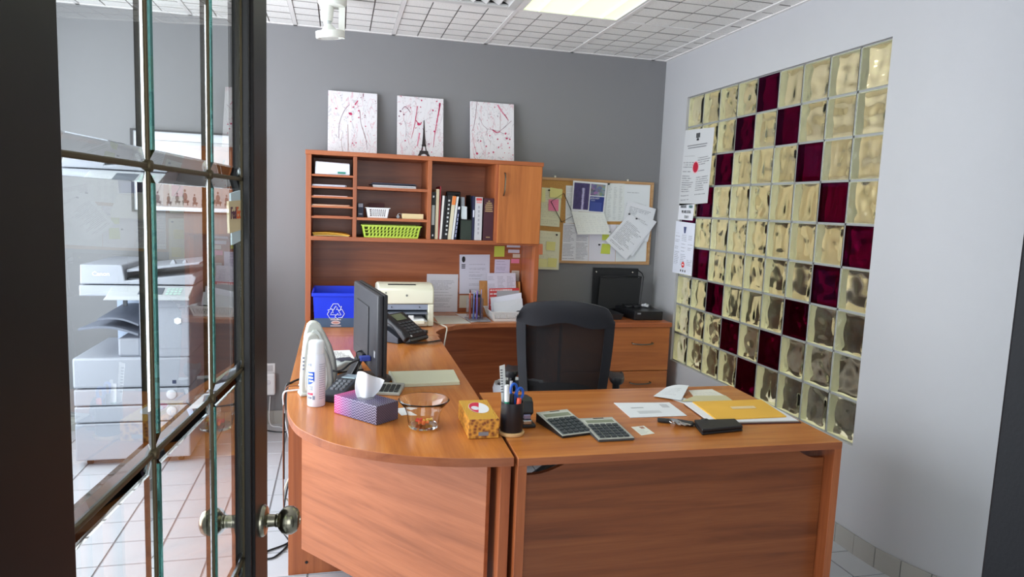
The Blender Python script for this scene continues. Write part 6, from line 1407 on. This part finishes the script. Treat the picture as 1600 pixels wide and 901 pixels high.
stick('marker', 'white marker with a green band standing in the pen cup', 'marker', cx-.018, cy-.014, ZC, -.006, 0, .150, .0075, [flat('green_band', (20, 130, 96), .4), flat('marker_white', (224, 228, 230), .35)], .36)
stick('marker', 'black marker in the middle of the pen cup', 'marker', cx-.004, cy-.006, ZC, 0, 0, .118, .008, [BLACK, BLACK], .3)
stick('marker', 'orange-red highlighter leaning at the front of the pen cup', 'marker', cx+.010, cy-.022, ZC, .006, -.002, .108, .0075, [flat('coral_plastic', (230, 92, 66), .35), flat('coral_plastic', (230, 92, 66), .35)], .2)
stick('pen', 'clear grey ballpoint standing at the back of the pen cup', 'pen', cx-.006, cy+.014, ZC, .004, 0, .155, .005, [GREY, flat('clear_grey', (190, 192, 196), .2)], .4)
ru = Thing('ruler_card', 'white printed stick standing tallest in the pen cup', 'ruler', (cx-.018, cy+.008, ZC), group='things standing in the pen cup')
ru.part('stick', MB().hexa([(cx-.026, cy+.006, ZC), (cx-.010, cy+.010, ZC), (cx-.010, cy+.012, ZC), (cx-.026, cy+.008, ZC), (cx-.044, cy+.012, D+.222), (cx-.026, cy+.016, D+.226), (cx-.026, cy+.018, D+.226), (cx-.044, cy+.014, D+.222)]), flat('white_stick', (224, 226, 222), .6))
for k in range(9): ru.part('print_mark', MB().box(cx-.037-.0006*k, cx-.029-.0006*k, cy+.0085+.0004*k, cy+.0105+.0004*k, D+.135+.009*k, D+.139+.009*k), flat('grey_print', (120, 122, 126), .7))
sx = Thing('scissors', 'scissors with blue loop handles standing in the pen cup', 'scissors', (cx+.016, cy, ZC), group='things standing in the pen cup')
BLU = flat('scissor_blue', (36, 96, 196), .35)
for dx, dz in ((-.002, .164), (.019, .150)):
    c0 = Vector((cx+.006+dx, cy+.004, D+dz-.018)); sx.part('handle_loop', MB().tube([c0+Vector((.0115*math.cos(2*PI*i/18), .004*math.cos(2*PI*i/18), .019*math.sin(2*PI*i/18))) for i in range(18)], .0042, 8, closed=True), BLU, smooth=True)
    sx.part('shank', MB().tube([c0+Vector((0, 0, -.018)), (cx+.012+dx*.3, cy+.004, D+.09)], .0045, 8), BLU, smooth=True)
    sx.part('blade', MB().hexa([(cx+.010+dx*.2, cy+.003, ZC), (cx+.013+dx*.2, cy+.003, ZC), (cx+.013+dx*.2, cy+.0045, ZC), (cx+.010+dx*.2, cy+.0045, ZC), (cx+.007+dx*.3, cy+.003, D+.092), (cx+.017+dx*.3, cy+.003, D+.092), (cx+.017+dx*.3, cy+.0045, D+.092), (cx+.007+dx*.3, cy+.0045, D+.092)]), CHROME)
tp = Thing('stapler', 'black stapler with a steel jaw standing behind the pen cup', 'stapler', (-1.655, -2.54, D))
tp.part('base', MB().box(-1.685, -1.625, -2.565, -2.47, D+.0006, D+.012), BLACK, bev=.003)
tp.part('arm', MB().prism([(-2.565, D+.05), (-2.555, D+.088), (-2.535, D+.098), (-2.47, D+.09), (-2.465, D+.012), (-2.505, D+.012)], -1.678, -1.634, 0), BLACK, bev=.005)
tp.part('jaw', MB().box(-1.672, -1.64, -2.572, -2.52, D+.014, D+.030), CHROME, bev=.004); tp.part('jaw', MB().box(-1.668, -1.644, -2.568, -2.515, D+.032, D+.048), flat('violet_steel', (150, 150, 186), .3, .8), bev=.003)
def calculator(label, loc, rz, dark):
    t = Thing('calculator', label, 'calculator', (*loc, D), math.radians(rz), group='calculators on the front desk', local=True)
    w_, l_ = .062, .092; z0, z1 = .010, .034 if dark else .022
    zz = lambda y: z0+(z1-z0)*(y+l_)/(2*l_)
    t.part('base', MB().hexa([(-w_, -l_, .0006), (w_, -l_, .0006), (w_, l_, .0006), (-w_, l_, .0006), (-w_, -l_, z0-.002), (w_, -l_, z0-.002), (w_, l_, z1-.002), (-w_, l_, z1-.002)]), BLACK if dark else flat('calc_dark_edge', (70, 74, 76), .4), bev=.002)
    ft = flat('calc_silver', (196, 198, 188), .3, .3)
    t.part('face', MB().hexa([(-w_, -l_, z0-.002), (w_, -l_, z0-.002), (w_, l_, z1-.002), (-w_, l_, z1-.002), (-w_, -l_, z0), (w_, -l_, z0), (w_, l_, z1), (-w_, l_, z1)]), ft, bev=.001)
    def slab(name, x0, x1, y0, y1, h0, h1, mat): return t.part(name, MB().hexa([(x0, y0, zz(y0)+h0), (x1, y0, zz(y0)+h0), (x1, y1, zz(y1)+h0), (x0, y1, zz(y1)+h0), (x0, y0, zz(y0)+h1), (x1, y0, zz(y0)+h1), (x1, y1, zz(y1)+h1), (x0, y1, zz(y1)+h1)]), mat)
    slab('display_frame', -w_+.006, w_-.006, .036, .074 if not dark else .080, 0, .001, flat('calc_display_rim', (206, 208, 196), .3)); slab('display', -w_+.014, w_-.012, .043, .066, .001, .0016, flat('calc_lcd', (142, 148, 124), .15))
    slab('solar_strip', -.012, .026, .080, .087, 0, .0008, flat('solar_brown', (86, 76, 66), .2))
    kw = flat('calc_dark_key', (58, 64, 68), .4); 
    if dark: slab('key_bed', -w_+.004, w_-.004, -l_+.006, .028, 0, .0006, flat('key_bed', (120, 126, 126), .4))
    for i in range(5):
        for j in range(5): slab('key', -w_+.009+.0215*j, -w_+.0245+.0215*j, -l_+.010+.0225*i, -l_+.026+.0225*i, .0006, .0050, kw)
calculator('silver and black calculator tilted up, nearer the pen cup', (-1.528, -2.578), 12, True)
calculator('flat silver calculator beside the business card', (-1.405, -2.638), 1, False)
bcd = Thing('business_card', 'white business card lying beside the flat calculator', 'card', (-1.27, -2.64, D))
bcd.part('card', MB().sheet([(-1.295, -2.597, D+.0008), (-1.244, -2.590, D+.0008), (-1.243, -2.672, D+.0008), (-1.297, -2.685, D+.0008)], .0006), doc('card_print', (226, 226, 214), (140, 140, 130), 8, (.1, .1, .1, .4), 1, .6, .1, 71, .5))
bcd.part('photo', MB().sheet([(-1.268, -2.600, D+.0011), (-1.252, -2.598, D+.0011), (-1.252, -2.618, D+.0011), (-1.268, -2.620, D+.0011)], .0002), flat('card_photo', (170, 120, 96), .5))
ev = Thing('white_envelope', 'white windowed envelope lying in the middle of the front desk', 'envelope', (-1.14, -2.41, D))
EQ = [(-1.243, -2.314), (-1.020, -2.334), (-1.035, -2.503), (-1.255, -2.500)]
ev.part('envelope', MB().sheet([(x, y, D+.003) for x, y in EQ], .0024), flat('envelope_white', (232, 235, 238), .7), bev=.0006)
ev.part('window', MB().sheet([(-1.20, -2.43, D+.0035), (-1.11, -2.432, D+.0035), (-1.112, -2.462, D+.0035), (-1.202, -2.462, D+.0035)], .0003), flat('envelope_window', (206, 210, 212), .3))
ev.part('address', MB().sheet([(-1.205, -2.385, D+.0034), (-1.155, -2.385, D+.0034), (-1.155, -2.395, D+.0034), (-1.205, -2.395, D+.0034)], .0002), flat('address_grey', (176, 178, 182), .7))
ev.part('stamp', MB().sheet([(-1.075, -2.355, D+.0034), (-1.045, -2.358, D+.0034), (-1.050, -2.40, D+.0034), (-1.080, -2.398, D+.0034)], .0002), flat('stamp_grey', (196, 198, 202), .7))
ky = Thing('key_bunch', 'bunch of keys with a black remote on the front desk', 'keys', (-1.12, -2.60, D))
ky.part('remote', MB().obox((-1.095, -2.598, D+.008), (.8, -.6, 0), (.6, .8, 0), (0, 0, 1), .032, .016, .007), BLACK, bev=.006, seg=3); ky.part('remote', MB().obox((-1.155, -2.563, D+.008), (.9, -.4, 0), (.4, .9, 0), (0, 0, 1), .024, .012, .006), BLACK, bev=.004)
ky.part('key_ring', MB().tube([(-1.128+.016*math.cos(2*PI*i/20), -2.582+.016*math.sin(2*PI*i/20), D+.010+.004*math.sin(2*PI*i/20)) for i in range(20)], .0013, 6, closed=True), CHROME)
for k, a in enumerate((-20, -50, -75, -100)):
    d_ = Vector((math.cos(math.radians(a)), math.sin(math.radians(a)), 0)); p_ = Vector((-.014, 0, 0))+Vector((-1.118, -2.588, D+.010+.003*k)); n2 = Vector((-d_.y, d_.x, 0))
    key = ky.part('key', MB().obox(p_+d_*.014, d_, n2, (0, 0, 1), .013, .013, .0014), CHROME, bev=.003); ky.part('key_blade', MB().obox(p_+d_*.044, d_, n2, (0, 0, 1), .020, .0055, .0013), CHROME, key)
wa = Thing('wallet', 'black leather wallet lying at the front desk edge', 'wallet', (-.99, -2.65, D))
WQ = [(-1.091, -2.712), (-.924, -2.690), (-.906, -2.610), (-1.063, -2.606)]
LEA = flat('black_leather', (28, 28, 30), .45, bump=.4, bscale=600)
wa.part('lower_cover', MB().prism(WQ, D+.0006, D+.009, 2), LEA, bev=.003, seg=3); wa.part('upper_cover', MB().prism([(x*.999-.0006, y+.0005) for x, y in WQ], D+.0095, D+.021, 2), LEA, bev=.004, seg=3)
wa.part('tab', MB().box(-1.035, -1.010, -2.622, -2.600, D+.004, D+.0225), LEA, bev=.003); wa.part('snap', MB().frustum((-1.022, -2.615, D+.0225), (-1.022, -2.615, D+.0235), .004, .004, 12), BLACK)
fo = Thing('document_folder', 'cream and maroon folder under the golden envelope', 'folder', (-.81, -2.5, D))
FO = [(-.974, -2.361), (-.626, -2.382), (-.650, -2.633), (-.997, -2.613)]
fo.part('back_cover', MB().prism(FO[::-1], D+.0006, D+.003, 2), flat('maroon_board', (74, 30, 34), .5)); fo.part('front_cover', MB().prism([(-.812+(x+.812)*.985, -2.497+(y+2.497)*.955+.006) for x, y in FO][::-1], D+.0032, D+.006, 2), flat('cream_board', (226, 220, 204), .6))
for k in range(3): fo.part('sheet', MB().prism([(-.812+(x+.812)*.975-.004, -2.497+(y+2.497)*.95+.004) for x, y in FO][::-1], D+.0062+.0008*k, D+.0068+.0008*k, 2), PAPER)
ye = Thing('golden_envelope', 'large golden envelope with a pale label on the cream folder', 'envelope', (-.80, -2.48, D+.009))
YQ = [(-.938, -2.365), (-.640, -2.368), (-.679, -2.585), (-.965, -2.590)]
ye.part('envelope', MB().sheet([(x, y, D+.013) for x, y in YQ], .004, 10, 10, lambda u, v: .004*math.sin(u*PI)*math.sin(v*PI)), YENV, smooth=False)
ye.part('label', MB().sheet([(-.835, -2.462, D+.0178), (-.735, -2.462, D+.0178), (-.742, -2.492, D+.0178), (-.842, -2.492, D+.0178)], .0004), flat('envelope_label', (232, 206, 160), .7))
G6 = 'loose papers at the back of the front desk'
flat_sheet('paper_sheet', 'folded white receipt curling up on the loose papers', 'paper', [(-.930, -2.125), (-.842, -2.155), (-.962, -2.318), (-1.048, -2.250)], D+.005, doc('doc_r', (228, 232, 234), (150, 154, 160), 9, (.15, .2, .15, .2), 1, .5, .3, 81, .5), G6, nu=8, nv=8, bend=lambda u, v: .012*math.sin(u*PI)*v+.014*u*u*u*v)
flat_sheet('paper_sheet', 'white sheet lying flat behind the cream one on the front desk', 'paper', [(-.848, -2.165), (-.735, -2.160), (-.735, -2.285), (-.885, -2.290)], D+.001, doc('doc_s', (230, 228, 216), (150, 150, 144), 10, (.1, .1, .1, .1), 1, .5, .4, 82, .4), G6)
flat_sheet('paper_sheet', 'cream beige sheet lying between the receipt and the golden envelope', 'paper', [(-.868, -2.255), (-.735, -2.265), (-.748, -2.350), (-.966, -2.325)], D+.003, flat('beige_sheet', (206, 198, 158), .8), G6)
flat_sheet('paper_sheet', 'white slip under the corner of the receipt', 'paper', [(-1.01, -2.20), (-.96, -2.17), (-.90, -2.345), (-.965, -2.352)], D+.0005, flat('slip_white', (222, 224, 226), .8), G6)

# ------------------------------------------------------------------ copier beyond the door
cp = Thing('copier', 'large white office copier by the grey wall, seen through the door glass', 'copier', (-3.35, -.36, 0))
CW = flat('copier_white', (160, 164, 174), .4); CG_ = flat('copier_grey', (150, 154, 164), .45)
a0, a1, f0, f1 = -3.645, -3.065, -.66, -.06
for i, (z0, z1) in enumerate(((.035, .240), (.246, .334), (.340, .430))):
    d_ = cp.part('paper_drawer', MB().box(a0+.003, a1-.003, f0, f1, z0, z1), CW, bev=.008)
    if i: cp.part('dial', MB().lathe([(0, 0), (.026, 0), (.026, .004), (.022, .006), (0, .006)], (a1-.095, f0, (z0+z1)/2+.01), 24, axis=(0, -1, 0)), flat('dial_pale', (200, 204, 212), .4), d_, smooth=True)
    cp.part('drawer_line', MB().box(a0+.04, a1-.18, f0-.001, f0+.01, z1-.012, z1-.006), CG_, d_) if i == 0 else None
cp.part('engine_body', MB().box(a0, a1, f0, f1, .436, .603), CW, bev=.012)
cp.part('tower', MB().box(-3.315, a1, f0+.004, f1, .603, .935), CW, bev=.008)
cp.part('tower_line', MB().box(-3.31, a1-.003, f0+.002, f0+.01, .875, .878), CG_); cp.part('tower_line', MB().box(-3.31, a1-.003, f0+.002, f0+.01, .650, .653), CG_)
cp.part('rear_wall', MB().box(-3.56, -3.315, -.16, f1, .603, .935), flat('copier_blue_white', (170, 184, 206), .4))
cp.part('output_box', MB().box(-3.43, -3.316, f0+.03, -.17, .603, .705), CG_, bev=.012)
cp.part('output_tray', MB().sheet([(-3.52, -.2, .83), (-3.32, -.2, .80), (-3.32, f0+.01, .785), (-3.52, f0+.01, .815)], .01, 8, 4, lambda u, v: .02*math.sin(u*PI)), flat('tray_grey', (112, 118, 132), .5))
cp.part('output_tray', MB().sheet([(-3.60, -.2, .755), (-3.32, -.2, .75), (-3.32, f0+.0, .735), (-3.61, f0+.0, .765)], .012, 10, 4, lambda u, v: .025*math.sin(u*PI)), flat('tray_grey', (112, 118, 132), .5))
cp.part('tray_post', MB().box(-3.49, -3.47, -.3, -.28, .82, .935), DGREY)
cp.part('scanner', MB().box(-3.606, -3.045, f0+.02, f1, .936, .994), CW, bev=.006)
cp.part('control_panel', MB().hexa([(-3.47, f0-.06, .925), (-3.05, f0-.06, .925), (-3.05, f0+.02, .936), (-3.47, f0+.02, .936), (-3.455, f0-.055, .945), (-3.055, f0-.055, .945), (-3.045, f0+.02, .992), (-3.445, f0+.02, .992)]), flat('panel_white', (176, 180, 184), .4), bev=.003)
def panel_q(u0, u1, v0, v1):
    P = lambda u, v: Vector((-3.455, f0-.056, .9465)).lerp(Vector((-3.055, f0-.056, .9465)), u).lerp(Vector((-3.445, f0+.018, .9928)).lerp(Vector((-3.047, f0+.018, .9928)), u), v)
    return [P(u0, v1), P(u1, v1), P(u1, v0), P(u0, v0)]
cp.part('touch_screen', MB().sheet(panel_q(.36, .66, .2, .85), .001), flat('panel_screen', (92, 98, 108), .2))
for i in range(4):
    for j in range(3): cp.part('panel_key', MB().sheet(panel_q(.70+.05*i, .735+.05*i, .18+.24*j, .34+.24*j), .001), flat('panel_key_green', (176, 206, 196), .4))
cp.part('lid', MB().prism([(-3.602, 1.000), (-3.044, 1.000), (-3.03, 1.04), (-3.05, 1.058), (-3.385, 1.020), (-3.395, 1.10), (-3.41, 1.104), (-3.60, 1.104)], f0+.025, f1, 1), CW, bev=.006)
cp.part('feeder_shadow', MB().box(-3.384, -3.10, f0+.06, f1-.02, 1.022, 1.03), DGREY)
cp.part('feeder_tray', MB().hexa([(-3.383, f0+.05, 1.062), (-3.02, f0+.05, 1.112), (-3.02, f1-.05, 1.112), (-3.383, f1-.05, 1.062), (-3.383, f0+.05, 1.078), (-3.01, f0+.05, 1.126), (-3.01, f1-.05, 1.126), (-3.383, f1-.05, 1.078)]), CW, bev=.004)
for xx in (-3.18, -3.12): cp.part('paper_guide', MB().hexa([(xx, f0+.10, 1.102), (xx+.03, f0+.10, 1.108), (xx+.03, f0+.14, 1.108), (xx, f0+.14, 1.102), (xx+.01, f0+.11, 1.128), (xx+.02, f0+.11, 1.13), (xx+.02, f0+.13, 1.13), (xx+.01, f0+.13, 1.128)]), CW)
cp.text('lettering', 'Canon', .032, WHITE, (-3.50, f0+.0235, 1.055), (1, 0, 0), (0, 0, 1), bold=True)
cb_ = MB().box(-3.135, -3.105, f0+.0, f0+.004, .79, .815); cp.part('cube_emblem', MB().prism([(-3.14, .795), (-3.123, .785), (-3.105, .795), (-3.105, .815), (-3.122, .824), (-3.14, .815)], f0-.001, f0+.004, 1), flat('emblem_white', (240, 242, 246), .4))
cp.part('energy_label', MB().box(-3.155, -3.135, f0-.0012, f0, .455, .475), flat('label_navy', (40, 50, 80), .4))
for xx, yy in ((a0+.06, f0+.05), (a1-.06, f0+.05), (a0+.06, f1-.08), (a1-.06, f1-.08)):
    cp.part('caster', MB().frustum((xx-.012, yy, .0185), (xx+.012, yy, .0185), .018, .018, 16), BLACKM, smooth=True)
